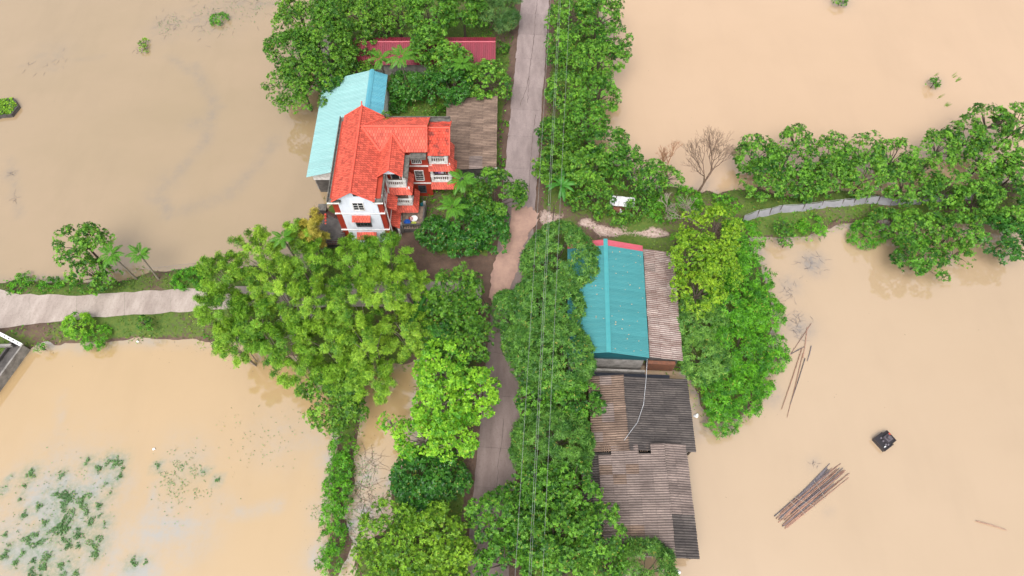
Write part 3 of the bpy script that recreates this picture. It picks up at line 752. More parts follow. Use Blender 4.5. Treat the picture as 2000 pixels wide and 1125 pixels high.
# ------------------------------------------------------------------ brown sheet shed east of the house
bs = wroot('sheet_shed', (-5.2, 59, 1.0), 'weathered brown corrugated sheet shed between house and road', 'shed')
ac_slope(bs, -8.5, -1.95, 53.1, 64.9, 2.9, 3.5, 4, 12, [AC_BROWN, AC_GREY], [16, 1])
MB().box(-8.2,-2.2,53.5,64.6,.5,2.75).build('wall', DARKCONC, bs)
MB().box(-2.15,-1.75,52.9,53.3,.8,3.3).build('post', WHITETRIM, bs)
MB().box(-7.5,-2.3,52.7,53.0,.8,1.9).build('low_wall', CONC, bs)
# ------------------------------------------------------------------ crimson roofed house under the trees
cx0, cx1 = P(690,90,4).x, P(968,90,4).x; cy0, cyr, cy1 = P(930,127,3.3).y, P(930,82,4.6).y, P(930,72,4.2).y
cr = wroot('crimson_roof_house', ((cx0+cx1)/2, (cy0+cyr)/2, 1), 'long low house with crimson metal roof half hidden under the trees', 'house')
root2 = empty('roof', ((cx0+cx1)/2, 0, 0)); root2.parent = cr; root2.matrix_parent_inverse = Matrix.Translation(-cr.location)
def cpanels(x0, x1, ya, za, yb, zb, n):
    L = math.hypot(yb-ya, zb-za); w = (x1-x0)/n; me = panel_mesh(L, w); me.materials.append(CRIMSON)
    for i in range(n):
        o = bpy.data.objects.new('roof_panel', me); COL.objects.link(o); o.parent = root2
        o.rotation_euler = (math.atan2(zb-za, yb-ya), 0, 0)
        q = Matrix.Rotation(math.atan2(zb-za, yb-ya), 4, 'X') @ Matrix.Rotation(R(90), 4, 'Z')
        o.rotation_euler = q.to_euler(); o.location = (x0+(i+.5)*w-(cx0+cx1)/2, (ya+yb)/2, (za+zb)/2+.005*(i % 2))
cpanels(cx0, cx1, cy0, 3.3, cyr, 4.6, 17); cpanels(cx0, cx1, cy1, 4.15, cyr, 4.6, 17)
MB().tube([(cx0,cyr,4.63),(cx1,cyr,4.63)], .12, 6).build('ridge_cap', PINKMET, cr)
MB().box(cx0+.3,cx1-.3,cy0+.4,cy1-.1,.5,3.3).build('wall', CONC, cr)

# ------------------------------------------------------------------ green roof building and its lean-to
YAW = -R(2.35)
gb = empty('metal_roof_building', (10.25, 34.7, .7), YAW, 'building with bright green-blue metal roof and pink edge beside the domed trees', 'building')
z5, z4 = 4.35, 3.3
pk = {17: PINKMET}
panel_slope(gb, 4.35, 0, -6.85, 6.95, z4, z5, 18, GREENMET, pk)
panel_slope(gb, -4.2, 0, -6.85, 6.95, z4, z5, 18, GREENMET, pk)
rc = MB()
for s in (-1, 1): rc.poly([(0,-6.9,z5+.12),(s*.24,-6.9,z5+.05),(s*.24,7.0,z5+.05),(0,7.0,z5+.12)])
rc.build('ridge_cap', GREENCAP, gb)
fa = MB(); fa.poly([(-4.2,-6.87,z4-.05),(4.35,-6.87,z4-.05),(4.35,-6.87,z4),(0,-6.87,z5),(-4.2,-6.87,z4)]); fa.poly([(-4.2,-6.8,z4-.8),(4.3,-6.8,z4-.8),(4.3,-6.86,z4-.04),(-4.2,-6.86,z4-.04)]); fa.build('gable_cladding', DARKTEAL, gb)
MB().box(-3.9,4.0,-6.7,6.6,-.4,z4-.1).build('wall', CONC, gb)
MB().box(-3.9,4.3,-7.5,-7.25,-.4,.9).build('low_wall', CONC, gb)
MB().box(-4.0,7.0,-9.2,-7.5,-.3,.35).build('yard_floor', TARPBLUE, gb)
lt = empty('lean_to', (14.75, 34.7, .7), YAW, 'rusty pale corrugated lean-to along the east side of the green-blue roof', 'lean-to')
ac_slope(lt, .05, 3.6, -6.7, 6.7, 2.75, 2.05, 3, 14, [AC_PALE, AC_GREY], [12, 1])
MB().box(.1,3.3,-6.4,6.4,-.4,1.9).build('wall', DARKCONC, lt)
MB().box(.1,3.0,-6.9,-6.5,-.4,1.4).build('low_wall', RUSTW, lt)
# ------------------------------------------------------------------ sheet sheds standing in the water
s1 = wroot('sheet_shed', (13.2, 22.3, 0), 'dark mossy corrugated shed with brown west slope, next to the flood water', 'shed')
ac_slope(s1, 8.0, 11.6, 18.2, 26.1, 2.6, 3.2, 3, 8, [AC_BROWN, AC_GREY], [8, 1])
ac_slope(s1, 18.35, 11.6, 18.2, 25.9, 2.4, 3.2, 5, 8, [AC_DARK])
MB().box(8.3,17.8,18.6,25.5,-1.2,2.3).build('wall', DARKCONC, s1)
for i in range(4): MB().box(18.0,18.15,18.5+i*2.3,18.65+i*2.3,-1.3,2.4).build('post', BARK, s1)
s2 = wroot('sheet_shed', (12.4, 13.4, 0), 'long grey-brown corrugated shed standing in flood water at the bottom', 'shed')
ac_slope(s2, 6.9, 8.9, 10.5, 18.0, 2.2, 2.55, 2, 8, [AC_DARK, AC_GREY], [8, 1])
def mats2(c, r): return random.choices([AC_GREY, AC_BROWN], [(1 if c > 1 else 14) if c < 2 and False else 16, 2 if c < 3 else 1])[0]
ac_slope(s2, 8.6, 14.95, 8.3, 18.75, 2.75, 3.5, 5, 11, mats2, gaps={(0,10),(3,10)})
ac_slope(s2, 17.3, 14.85, 8.2, 18.85, 2.7, 3.3, 2, 11, lambda c, r: AC_DARK if r < 4 else AC_GREY)
MB().box(7.6,16.8,8.8,18.2,-1.2,2.3).build('wall', DARKCONC, s2)
for i in range(5): MB().box(17.0,17.15,8.5+i*2.4,8.65+i*2.4,-1.3,2.75).build('post', BARK, s2)
for px, py in ((13.1,18.6),(9.3,18.55)): 
    rb = MB()
    for i in range(4): rb.bar((px+i*.22-.4,py-.5,3.0),(px+i*.22-.35,py+.2,3.0),.07)
    rb.build('rafter', DEADBARK, s2)
hose = [P(1264,700,3.6), P(1262,740,3.5), P(1257,790,3.45), P(1245,825,3.4), P(1230,845,3.4), P(1219,860,3.5)]
tag(MB().tube(hose, .032, 6).build('hose', STEEL), 'pale hose lying curved across the dark corrugated shed roof', 'hose')
# ------------------------------------------------------------------ tarp shack by the gravel track
p0 = P(1215,398,1.8)
sh = empty('shack', (p0.x, p0.y, .8), -.12, 'small shack with white tarpaulin roof and rusty boards beside the gravel track', 'shack')
t = MB(); n = 8
for i in range(n):
    a, b = -1.5+3*i/n, -1.5+3*(i+1)/n; za, zb = .04*math.sin(i*2.1), .04*math.sin((i+1)*2.1)
    t.poly([(a,-.5,1.15+za),(b,-.5,1.15+zb),(b,.75,1.45+zb),(a,.75,1.45+za)])
t.build('tarpaulin', m_plain('dirty_tarp', (.56,.56,.60), (.33,.31,.30), scale=1.6, lo=.45, hi=.7), sh)
MB().box(-1.4,1.3,-.3,.6,-.2,1.05).build('wall', RUSTW, sh)
MB().box(-1.5,-.2,-.95,-.4,.2,.75).build('counter', RUSTW, sh)
for x, y2 in ((-1.45,-.5),(1.45,-.5),(-1.45,.7),(1.45,.7)): MB().box(x-.05,x+.05,y2-.05,y2+.05,-.3,1.2).build('post', DEADBARK, sh)
MB().bar((-1.15,-1.0,.9),(-.7,.9,1.62),.1).build('strut', BARK, sh)
q = P(1208,410,1.1)
tag(MB().lathe([(.30,0),(.38,.25),(.40,.27),(.30,.26),(.24,.08)],(0,0,0),14).build('washbasin', PLASTICW, None, (q.x, q.y-.25, .95)), 'white basin on the ground before the shack', 'basin')

# ------------------------------------------------------------------ foliage
def norm(a): return a/np.maximum(np.linalg.norm(a, axis=-1, keepdims=True), 1e-9)
def leaf_mesh(name, C, Nn, A, L, W, T):
    A = norm(A); S = norm(np.cross(A, Nn)); Nv = np.cross(S, A)
    L = L[:, None]; W = W[:, None]
    v = np.stack([C-A*L*.5, C-S*W*.5+Nv*W*.12-A*L*.08, C+A*L*.5-Nv*L*.12, C+S*W*.5+Nv*W*.12-A*L*.08], 1).reshape(-1, 3)
    n = len(C); me = bpy.data.meshes.new(name)
    me.vertices.add(4*n); me.vertices.foreach_set('co', v.astype('f').ravel())
    me.loops.add(4*n); me.loops.foreach_set('vertex_index', np.arange(4*n, dtype='i'))
    me.polygons.add(n); me.polygons.foreach_set('loop_start', np.arange(0, 4*n, 4, dtype='i'))
    me.update(calc_edges=True)
    at = me.attributes.new('tint', 'FLOAT', 'FACE'); at.data.foreach_set('value', np.clip(T, 0, 1).astype('f'))
    return me
UP = np.array([0, 0, 1.0])
KIND = {  # puff radius range (m), leaf length, width, leaves per m2, droop, fullness
 'round':   dict(pr=(.42,.90), L=.22, W=.098, dens=80, droop=.35, fill=1.15, low=-.4),
 'dark':    dict(pr=(.36,.78), L=.24, W=.115, dens=74, droop=.35, fill=1.15, low=-.35, per=6),
 'bright':  dict(pr=(.34,.68), L=.25, W=.150, dens=60, droop=.1, fill=.85, low=-.35, per=5),
 'rosette': dict(pr=(.32,.66), L=.235, W=.112, dens=73, droop=.35, fill=1.0, low=-.45),
 'dome':    dict(pr=(.40,.60), L=.34, W=.090, dens=62, droop=.7, fill=2.0, low=-.2),
 'yellow':  dict(pr=(.36,.72), L=.20, W=.100, dens=80, droop=.1, fill=1.0, low=-.35, per=6),
 'vine':    dict(pr=(.28,.55), L=.34, W=.090, dens=58, droop=.5, fill=1.5, low=.0),
 'fine':    dict(pr=(.6,1.0), L=.42, W=.050, dens=95, droop=.9, fill=1.1, low=-.3, per=8),
 'olive':   dict(pr=(.36,.72), L=.21, W=.098, dens=74, droop=.25, fill=1.05, low=-.35, per=6),
 'compound':dict(pr=(.40,.65), L=.38, W=.065, dens=95, droop=.35, fill=1.5, low=-.2, per=9),
}
def sprigs(rng, C0, S0, T0, L0, per, droop, ph=(.75, 1.65)):
    "whorls of leaves radiating from twig tips"
    M = len(C0); t1 = norm(np.cross(S0, norm(rng.normal(size=(M, 3))))); t2 = np.cross(S0, t1)
    r = lambda a: np.repeat(a, per, 0)
    K = np.tile(np.arange(per), M)*(2*math.pi/per)+r(rng.random(M)*6.28)+rng.normal(0, .3, M*per)
    phi = rng.uniform(ph[0], ph[1], M*per); S = r(S0)
    D = S*np.cos(phi)[:, None]+(r(t1)*np.cos(K)[:, None]+r(t2)*np.sin(K)[:, None])*np.sin(phi)[:, None]
    D = norm(D-UP*droop*.45); L = r(L0)*rng.uniform(.75, 1.2, M*per)
    Nn = norm(S-D*(S*D).sum(1)[:, None]+rng.normal(size=(M*per, 3))*.16)
    return r(C0)+D*(L*.52)[:, None], Nn, D, L, r(T0)+rng.normal(0, .11, M*per)
def crown(rng, kind, Rr, Rz):
    k = KIND[kind]; pr0, pr1 = k['pr']
    sc = min(1.0, .45+.18*Rr)
    pr0 *= sc; pr1 *= sc
    pm = (pr0+pr1)/2
    area = 2*math.pi*Rr*(Rr*.5+Rz*.5)*1.35
    npf = max(6, int(k['fill']*area/(math.pi*pm*pm)*.95))
    d = norm(rng.normal(size=(npf*4, 3))); d = d[d[:, 2] > k['low']][:npf]; npf = len(d)
    shell = rng.random(npf)**.45
    rad = .42+.50*shell if kind not in ('dome', 'vine', 'compound') else .86+.10*rng.random(npf)
    lob = norm(rng.normal(size=(4, 3))); lobe = 1+.16*np.sin(3.1*(d@lob.T)+rng.random(4)*6).sum(1)/1.6
    if kind in ('dome', 'compound'): lobe = 1+.07*np.sin(2.6*(d@lob.T)).sum(1)
    PC = d*np.array([Rr, Rr, Rz])*(rad*lobe)[:, None]
    PR = rng.uniform(pr0, pr1, npf); PT = rng.normal(.47, .20, npf)
    per = k.get('per', 7)
    n = np.maximum(3, (k['dens']*4*math.pi*PR**2*.72/per).astype(int))
    idx = np.repeat(np.arange(npf), n); M = len(idx)
    e = norm(rng.normal(size=(M, 3))); out = norm(PC+UP*.4*Rz)[idx]
    keep = (e*(out*.7+UP*.6)).sum(1) > .0
    e, idx = e[keep], idx[keep]; M = len(idx)
    C0 = PC[idx]+e*(PR[idx]*(.62+.42*np.sqrt(rng.random(M))))[:, None]*np.array([1, 1, .8])
    S0 = norm(e*.75+UP*.75+rng.normal(size=(M, 3))*.28); T0 = PT[idx]+rng.normal(0, .25, M); Z0 = rng.uniform(.7, 1.25, M)*max(.75, sc)
    C, Nn, A, L, T = sprigs(rng, C0, S0, T0, Z0*k['L'], per, k['droop'])
    return C, Nn, A, L, L*k['W']/k['L']*rng.uniform(.8, 1.2, len(L)), T, PC
def bamboo_crown(rng, Rr, Rz):
    "arching feathery culm tops"
    Rr = Rr*.92; npl = int(17+6*Rr); Cs, Ns, As, Ts, Ls, TIP = [], [], [], [], [], []
    for i in range(npl):
        az = rng.random()*6.283; q = math.sqrt(rng.random()); tip = np.array([math.cos(az)*Rr*q, math.sin(az)*Rr*q, Rz*(1-1.15*q*q)+rng.normal(0, .75)])
        root = np.array([tip[0]*.35, tip[1]*.35, -Rz*1.0]); out = np.array([math.cos(az), math.sin(az), 0])
        m = int(rng.integers(86, 136)); t = rng.random(m)**.55
        t = .36+.64*t
        ctrl = np.array([tip[0]*.75, tip[1]*.75, tip[2]+.9])
        c = ((1-t)**2)[:, None]*root+(2*t*(1-t))[:, None]*ctrl+(t*t)[:, None]*(tip+out*.5)
        rad = .60*(1.2-t*.6)
        off = norm(rng.normal(size=(m, 3)))*(rad*rng.random(m)**.5)[:, None]*np.array([1, 1, .7])
        S0 = norm(out*.35+off*.7+UP*.55+rng.normal(size=(m, 3))*.25); T0 = np.clip(rng.normal(.48, .17), .1, .9)+rng.normal(0, .22, m)
        c1, n1, a1, l1, t1 = sprigs(rng, c+off, S0, T0, rng.uniform(.17, .30, m), 5, .8, (.7, 1.5))
        Cs.append(c1); Ns.append(n1); As.append(a1); Ls.append(l1); Ts.append(t1); TIP.append(tip)
    C = np.concatenate(Cs); L = np.concatenate(Ls)
    return C, np.concatenate(Ns), np.concatenate(As), L, L*.22, np.concatenate(Ts), np.array(TIP)
NAMES = {'round':'broadleaf_tree','dark':'dark_broadleaf_tree','bright':'lime_leaved_tree','rosette':'rosette_leaved_tree','bamboo':'bamboo_clump','gold':'bamboo_clump','dome':'domed_tree','yellow':'yellow_green_tree','vine':'creeper_shrub','fine':'willowy_tree','olive':'olive_green_tree','compound':'domed_tree'}
def tree(kind, u, v, rpx, h, label, group, cat='tree', flat=None, leafmat=None, bark=None):
    seed = int(u*7919+v*104729+rpx) % (2**31); rng = np.random.default_rng(seed); rr = random.Random(seed)
    hc0 = h*.72; Rr = rpx/ppm(u, v, hc0)*(1.0 if cat == 'shrub' else 1.14 if group == G_DY else 1.07)
    Rz = flat*Rr if flat else min(Rr*.85, h*.45)
    hc = h-Rz*.8; c = P(u, v, hc)
    g0 = max(th(c.x, c.y), -.6)
    root = empty(NAMES[kind] if cat == 'tree' or kind != 'round' else 'shrub', (c.x, c.y, g0), 0, label, cat, group)
    lz = hc-g0
    if kind in ('bamboo', 'gold'): C, Nn, A, L, W, T, tips = bamboo_crown(rng, Rr, Rz)
    else: C, Nn, A, L, W, T, tips = crown(rng, kind, Rr, Rz)
    C = C+np.array([0, 0, lz])
    C[:, 2] = np.maximum(C[:, 2], .05)
    cm = leafmat or LEAF['dome' if kind == 'compound' else kind]
    link('crown', leaf_mesh('crown', C, Nn, A, L, W, T), cm, root)
    bm = bark or (PALEBARK if kind in ('bright',) else BARK)
    if kind in ('bamboo', 'gold'):
        for i in range(7):
            t = tips[rng.integers(len(tips))]; m = MB()
            a = Vector((t[0]*.12, t[1]*.12, -.2)); e = Vector((t[0], t[1], t[2]+lz)); mid = Vector((t[0]*.35, t[1]*.35, lz*.75))
            m.tube([a, a.lerp(mid, .5), mid, mid.lerp(e, .6)+Vector((0,0,.4)), e], [.06,.055,.045,.03,.012], 5).build('culm', cm if False else PALEBARK, root)
    elif lz > .9:
        tr = MB(); r0 = .04+.017*h; fork = Vector((rr.uniform(-.2,.2), rr.uniform(-.2,.2), max(.5, lz-Rz*.55)))
        tr.tube([(0,0,-.3),(fork.x*.4, fork.y*.2, fork.z*.5), fork], [r0*1.2, r0*.9, r0*.7], 7)
        sel = list(range(len(tips))); rr.shuffle(sel)
        for i in sel[:min(14, len(sel))]:
            e = Vector(tips[i])+Vector((0,0,lz)); mid = fork.lerp(e, .5)+Vector((rr.uniform(-.2,.2), rr.uniform(-.2,.2), rr.uniform(-.1,.3)))
            tr.tube([fork, mid, e], [r0*.5, r0*.32, r0*.12], 5)
        tr.build('trunk', bm, root)
    return root

G_NW = 'trees of the wooded plot behind the teal shed'
G_BAM = 'bamboo clumps beside the concrete path'
G_RD = 'trees on the east verge of the road'
G_DY = 'trees on the flooded east dyke'
G_WV = 'trees on the west verge of the road'
TREES = [
 ('round',590,45,56,8.5,'dark green tree at the top edge above the pond, leftmost of the grove',G_NW),
 ('round',578,108,54,8,'bulging green tree overhanging the grey pond, middle one of the grove rim',G_NW),
 ('round',588,160,58,8,'rounded green tree overhanging the pond at the teal roof corner',G_NW),
 ('round',655,30,52,9.5,'tall dark tree at the top edge, second from the pond side',G_NW),
 ('round',650,105,58,8.5,'broad green tree just above the teal roof corner',G_NW),
 ('dark',655,165,34,5.5,'small dark tree tucked against the teal roof north edge',G_NW),
 ('round',712,28,50,9,'green tree above the left patch of crimson roof',G_NW),
 ('olive',775,22,52,9,'yellowish green tree at the top edge above the crimson roof middle',G_NW,'tree',None,LEAF['round']),
 ('rosette',840,28,52,9,'airy tree with open branches at the top edge, between the two crimson roof patches',G_NW),
 ('round',905,22,46,8.5,'green tree at the top edge just above the right crimson roof patch',G_NW),
 ('fine',972,28,48,6.5,'grey-green willowy tree at the top beside the road',G_NW),
 ('rosette',838,92,46,7.5,'leafy tree growing through the middle of the crimson roof',G_NW),
 ('rosette',878,120,44,7,'tree left of the right crimson roof patch, over the garden',G_NW),
 ('rosette',952,158,46,6,'green tree below the right crimson roof patch beside the road',G_NW),
 ('dark',885,170,40,6,'dark tree at the north end of the brown sheet shed',G_NW),
 ('dark',800,168,36,5,'dark tree below the two garden palms',G_NW),
 ('dark',845,172,32,4.5,'small dark tree in the middle of the shaded garden',G_NW),
 ('dark',775,205,26,2.6,'low dark bush beside the teal roof east edge',G_NW,'shrub'),
 ('round',858,220,16,2.6,'small bright bush at the corner of the brown sheet shed',G_NW,'shrub'),
 ('round',700,145,30,4.5,'small tree over the north end of the teal roof ridge',G_NW),
 ('rosette',755,60,20,5.5,'thin leafy top breaking the left crimson roof patch',G_NW),
 ('rosette',715,88,24,5.5,'leafy branch over the west end of the crimson roof',G_NW),
 # around the house
 ('round',968,385,52,6.2,'bright round tree at the road side right of the house','garden trees in front of the house'),
 ('dark',905,455,54,4.4,'broad dark glossy tree in the garden below the front palm','garden trees in front of the house'),
 ('dark',958,452,44,4.2,'dark glossy tree at the garden corner beside the road','garden trees in front of the house'),
 ('dark',858,455,40,4.0,'dark tree nearest the porch','garden trees in front of the house'),
 ('dark',930,410,36,4.2,'dark tree between the two front palms and the round tree','garden trees in front of the house'),
 ('round',752,228,6,10.4,'tiny bush sprouting from the house gutter behind the red roof','plants on the house','shrub'),
 # bamboo
 ('bamboo',438,545,48,8,'feathery bamboo clump at the path, leftmost on the pond side',G_BAM),
 ('bamboo',436,612,46,7.5,'bamboo clump hanging over the concrete path end',G_BAM),
 ('bamboo',505,500,48,9,'bamboo clump on the grey pond edge left of the yellowing clump',G_BAM),
 ('bamboo',540,560,58,10,'tall bamboo clump in the left middle of the grove',G_BAM),
 ('bamboo',500,630,56,9,'bamboo clump over the south edge of the path',G_BAM),
 ('bamboo',465,668,44,7,'bamboo clump at the grassy bank corner above the lower pond',G_BAM),
 ('bamboo',600,530,52,8.5,'bamboo clump below the dark tiled outhouse',G_BAM),
 ('gold',614,452,20,7,'yellowing bamboo clump beside the dark tiled outhouse',G_BAM),
 ('bamboo',585,462,22,7.5,'slender bamboo clump left of the yellowing clump',G_BAM),
 ('bamboo',610,595,58,10,'bamboo clump in the very middle of the grove',G_BAM),
 ('bamboo',565,680,54,8.5,'bamboo clump overhanging the lower pond, second from the left',G_BAM),
 ('bamboo',690,520,56,9.5,'big bamboo clump right under the white house wall',G_BAM),
 ('bamboo',752,500,44,8.5,'bamboo clump at the house yard entrance',G_BAM),
 ('bamboo',690,590,58,10,'bamboo clump in the right middle of the grove',G_BAM),
 ('bamboo',752,575,48,9,'bamboo clump left of the banana plant by the driveway',G_BAM),
 ('bamboo',640,665,56,9,'bamboo clump above the dark round tree at the bank',G_BAM),
 ('bamboo',718,672,56,9,'bamboo clump over the flooded gap, left one',G_BAM),
 ('bamboo',800,560,36,7.5,'small bamboo clump reaching towards the muddy driveway',G_BAM),
 ('bamboo',790,645,48,8,'yellowish bamboo clump left of the lime-leaved trees',G_BAM),
 ('bamboo',598,735,42,6.5,'bamboo clump over the water just left of the dark rounded tree',G_BAM),
 ('bamboo',678,745,40,7,'bamboo clump drooping between the dark rounded tree and the flooded gap',G_BAM),
 ('bamboo',730,742,42,7,'bamboo clump drooping lowest over the flooded gap',G_BAM),
 ('round',652,790,62,6,'dark rounded tree at the head of the hedge bank in the lower pond','trees at the lower pond'),
 # west verge
 ('round',893,565,48,7,'green tree at the muddy driveway mouth, upper left of the road',G_WV),
 ('round',915,612,40,7,'green tree leaning to the road opposite the small dome',G_WV),
 ('round',872,618,44,6.5,'green tree right of the banana plant',G_WV),
 ('round',913,675,50,7,'green tree overhanging the west edge of the road',G_WV),
 ('dark',862,665,40,6,'dark tree between the bamboo and the lime-leaved trees',G_WV),
 ('bright',860,722,56,8.5,'lime-leaved tree nearest the bamboo, uppermost of the bright group',G_WV),
 ('bright',932,772,50,8,'lime-leaved tree with pale branches reaching over the road',G_WV),
 ('bright',865,790,62,9,'lime-leaved tree in the centre of the bright group',G_WV),
 ('bright',888,858,46,8,'lime-leaved tree at the lower end of the bright group by the road',G_WV),
 ('bright',828,855,46,7,'lime-leaved tree on the flooded side of the bright group',G_WV),
 ('bright',768,830,22,6,'thin lime-leaved sapling leaning over the flooded gap',G_WV),
 ('dark',812,935,60,5,'dark round tree below the lime-leaved trees at the flooded gap',G_WV),
 ('dark',880,935,46,4.5,'dark tree between the lime-leaved trees and the road verge',G_WV),
 ('olive',782,1060,72,7,'yellowish green tree at the bottom edge beside the flooded gap',G_WV),
 ('olive',862,1045,62,7,'yellowish green tree at the bottom edge next to the road',G_WV),
 ('olive',730,1108,44,5,'low yellowish green tree at the very bottom near the hedge bank',G_WV),
 ('olive',872,1118,60,6.5,'yellowish green tree cut by the bottom edge near the road',G_WV),
 # east verge
 ('dome',1092,500,68,6.5,'dense domed tree at the road junction, topmost of the domes',G_RD),
 ('dome',1062,592,66,6.5,'dense domed tree, second of the domes beside the green-blue roof',G_RD),
 ('dome',1003,602,40,5,'small dense dome jutting over the road',G_RD),
 ('dome',1085,692,76,6.5,'largest dense domed tree beside the south end of the green-blue roof',G_RD),
 ('dome',1036,680,46,5.5,'dense dome at the road edge below the small dome',G_RD),
 ('rosette',1054,772,48,6,'bright clustered tree at the road, left of the sheet sheds',G_RD),
 ('rosette',1115,790,56,6.2,'bright clustered tree overhanging the brown shed slope',G_RD),
 ('compound',1068,872,72,6,'fine-leaved domed tree under the wires left of the sheds',G_RD),
 ('rosette',986,1015,64,7,'green tree hiding the road at the bottom left of the wires',G_RD),
 ('rosette',1055,960,58,8,'green tree under the wires just below the fine-leaved dome',G_RD),
 ('rosette',1120,955,50,7.5,'green tree against the west edge of the lower grey-brown shed',G_RD),
 ('rosette',1085,1040,72,8.5,'big green tree under the wires near the bottom',G_RD),
 ('rosette',1165,1045,54,8,'green tree covering the corner of the lower grey-brown shed',G_RD),
 ('rosette',986,1098,60,7,'green tree at the bottom edge left of the wires',G_RD),
 ('rosette',1110,1110,64,8,'green tree at the bottom edge right of the wires',G_RD),
 ('compound',1258,1118,56,5,'dense dome at the bottom edge below the lower shed',G_RD),
 ('rosette',1190,1105,40,6,'green tree at the bottom edge left of the bottom dome',G_RD),
 # north-east verge
 ('rosette',1108,28,42,7,'green tree at the top edge right beside the road',G_RD),
 ('rosette',1168,32,50,7.5,'green tree at the top edge against the pink flood water',G_RD),
 ('rosette',1200,92,34,7,'green tree bulging farthest over the pink flood water',G_RD),
 ('rosette',1110,100,44,7,'green tree under the wires, second from the top on the verge',G_RD),
 ('rosette',1165,115,46,7.5,'layered green tree on the pond side of the verge, below the bulging one',G_RD),
 ('rosette',1105,180,42,6.5,'green tree whose twigs reach over the road edge by the wires',G_RD),
 ('rosette',1168,185,44,7,'open layered tree with water showing through on the verge',G_RD),
 ('rosette',1150,240,42,6.5,'green tree on the verge above the dark glossy ones',G_RD),
 ('dark',1092,265,42,6,'dark glossy tree at the road edge above the banana plant',G_RD,'tree',None,LEAF['round']),
 ('dark',1085,330,40,5,'dark glossy tree left of the banana plant',G_RD,'tree',None,LEAF['round']),
 ('rosette',1190,295,46,6,'clustered green tree on the verge corner over the pond',G_RD),
 ('rosette',1150,330,50,6,'clustered green tree right of the banana plant',G_RD),
 ('rosette',1232,335,42,6,'clustered green tree behind the tarpaulin shack',G_RD),
 ('rosette',1272,352,32,5,'green tree at the verge corner next to the bare bushes',G_RD),
 ('rosette',1245,408,26,3.0,'small clustered bush in front of the shack',G_RD,'shrub'),
 ('rosette',1210,428,20,2.2,'low clustered bush on the gravel track edge below the shack',G_RD,'shrub'),
 ('rosette',1165,385,34,4,'low clustered tree at the left corner of the shack',G_RD),
 ('rosette',1125,392,22,2.5,'low bush between banana plant and gravel track',G_RD,'shrub'),
 ('rosette',1305,345,26,4.5,'sparse green treetop at the foot of the thin bare tree',G_RD),
 ('vine',1290,405,30,1.6,'low green thicket under the pale bare shrubs',G_RD,'shrub'),
 ('vine',1345,395,30,1.4,'grassy thicket at the foot of the larger bare tree',G_RD,'shrub'),
 ('rosette',1262,385,26,3.2,'green bush at the right end of the shack',G_RD,'shrub'),
 # east dyke
 ('rosette',1475,305,42,6.5,'clustered tree at the west end of the dyke nearest the bare tree',G_DY),
 ('rosette',1490,350,44,6,'clustered tree at the west end of the dyke above the net fence start',G_DY),
 ('rosette',1555,275,30,7.5,'tall clustered treetop sticking up highest on the west half of the dyke',G_DY),
 ('rosette',1548,330,44,6.5,'clustered tree below the tall treetop on the dyke',G_DY),
 ('rosette',1580,358,36,5,'clustered tree low on the dyke just above the net fence',G_DY),
 ('rosette',1622,300,36,7,'clustered tree on the dyke rim, second along from the tall treetop',G_DY),
 ('rosette',1625,342,40,6,'clustered tree behind the middle of the net fence',G_DY),
 ('rosette',1685,305,36,6.5,'clustered tree on the dyke rim left of the dip in the treeline',G_DY),
 ('rosette',1690,345,40,6,'clustered tree above the net fence, right of its middle',G_DY),
 ('rosette',1745,310,38,6.5,'clustered tree on the dyke rim at the dip in the treeline',G_DY),
 ('rosette',1765,362,40,6,'clustered tree above the net fence near its right end',G_DY),
 ('rosette',1800,335,32,5.5,'clustered tree at the lowest point of the treeline',G_DY),
 ('rosette',1835,290,36,7,'open clustered tree right of the dip in the treeline',G_DY),
 ('rosette',1890,270,36,7.5,'open clustered tree on the rising treeline toward the right edge',G_DY),
 ('rosette',1935,240,34,8.5,'tall clustered tree near the right edge with water behind it',G_DY),
 ('rosette',1988,245,38,8.5,'tall clustered tree cut by the right edge',G_DY),
 ('rosette',1925,310,44,7,'clustered tree below the tall one near the right edge',G_DY),
 ('rosette',1985,335,42,7,'clustered tree at the right edge in the middle of the dyke wood',G_DY),
 ('rosette',1845,372,40,6,'clustered tree over the right end of the net fence',G_DY),
 ('rosette',1905,390,44,6.5,'clustered tree past the right end of the net fence',G_DY),
 ('rosette',1975,410,46,7,'clustered tree at the right edge above the dark shore tree',G_DY),
 ('rosette',1730,438,36,4.5,'clustered tree on the south side of the net fence',G_DY),
 ('rosette',1790,445,46,5.5,'clustered tree spreading over the flooded south bank',G_DY),
 ('rosette',1865,450,42,6,'clustered tree on the south bank right of the spreading one',G_DY),
 ('rosette',1800,505,46,5,'open layered tree reaching farthest over the tan water',G_DY),
 ('rosette',1870,495,24,4.5,'small branch-like tree reaching over the tan water near the right',G_DY),
 ('dark',1965,465,46,6,'dark tree at the right edge on the tan water shore',G_DY),
 ('vine',1580,446,28,1.4,'low green thicket on the south bank below the net fence',G_DY,'shrub'),
 ('rosette',1530,450,24,2.4,'small clustered bush below the net fence start',G_DY,'shrub'),
 ('vine',1690,456,32,1.4,'low thicket on the south bank under the middle of the fence',G_DY,'shrub'),
 ('rosette',1535,472,12,1.6,'tiny clump standing in the tan water below the fence start',G_DY,'shrub'),
 ('vine',1415,402,26,1.2,'bright grassy mound left of the net fence',G_DY,'shrub'),
 # yellow-green
 ('yellow',1392,455,54,8,'yellow-green tree, upper crown beside the bare white shrub','yellow-green trees east of the lean-to'),
 ('yellow',1350,505,50,8,'yellow-green tree overhanging the rusty lean-to','yellow-green trees east of the lean-to'),
 ('yellow',1358,570,46,7,'lowest yellow-green tree above the dark creeper','yellow-green trees east of the lean-to'),
 ('yellow',1405,520,42,7,'yellow-green tree on the creeper side of the group','yellow-green trees east of the lean-to'),
 # creepers
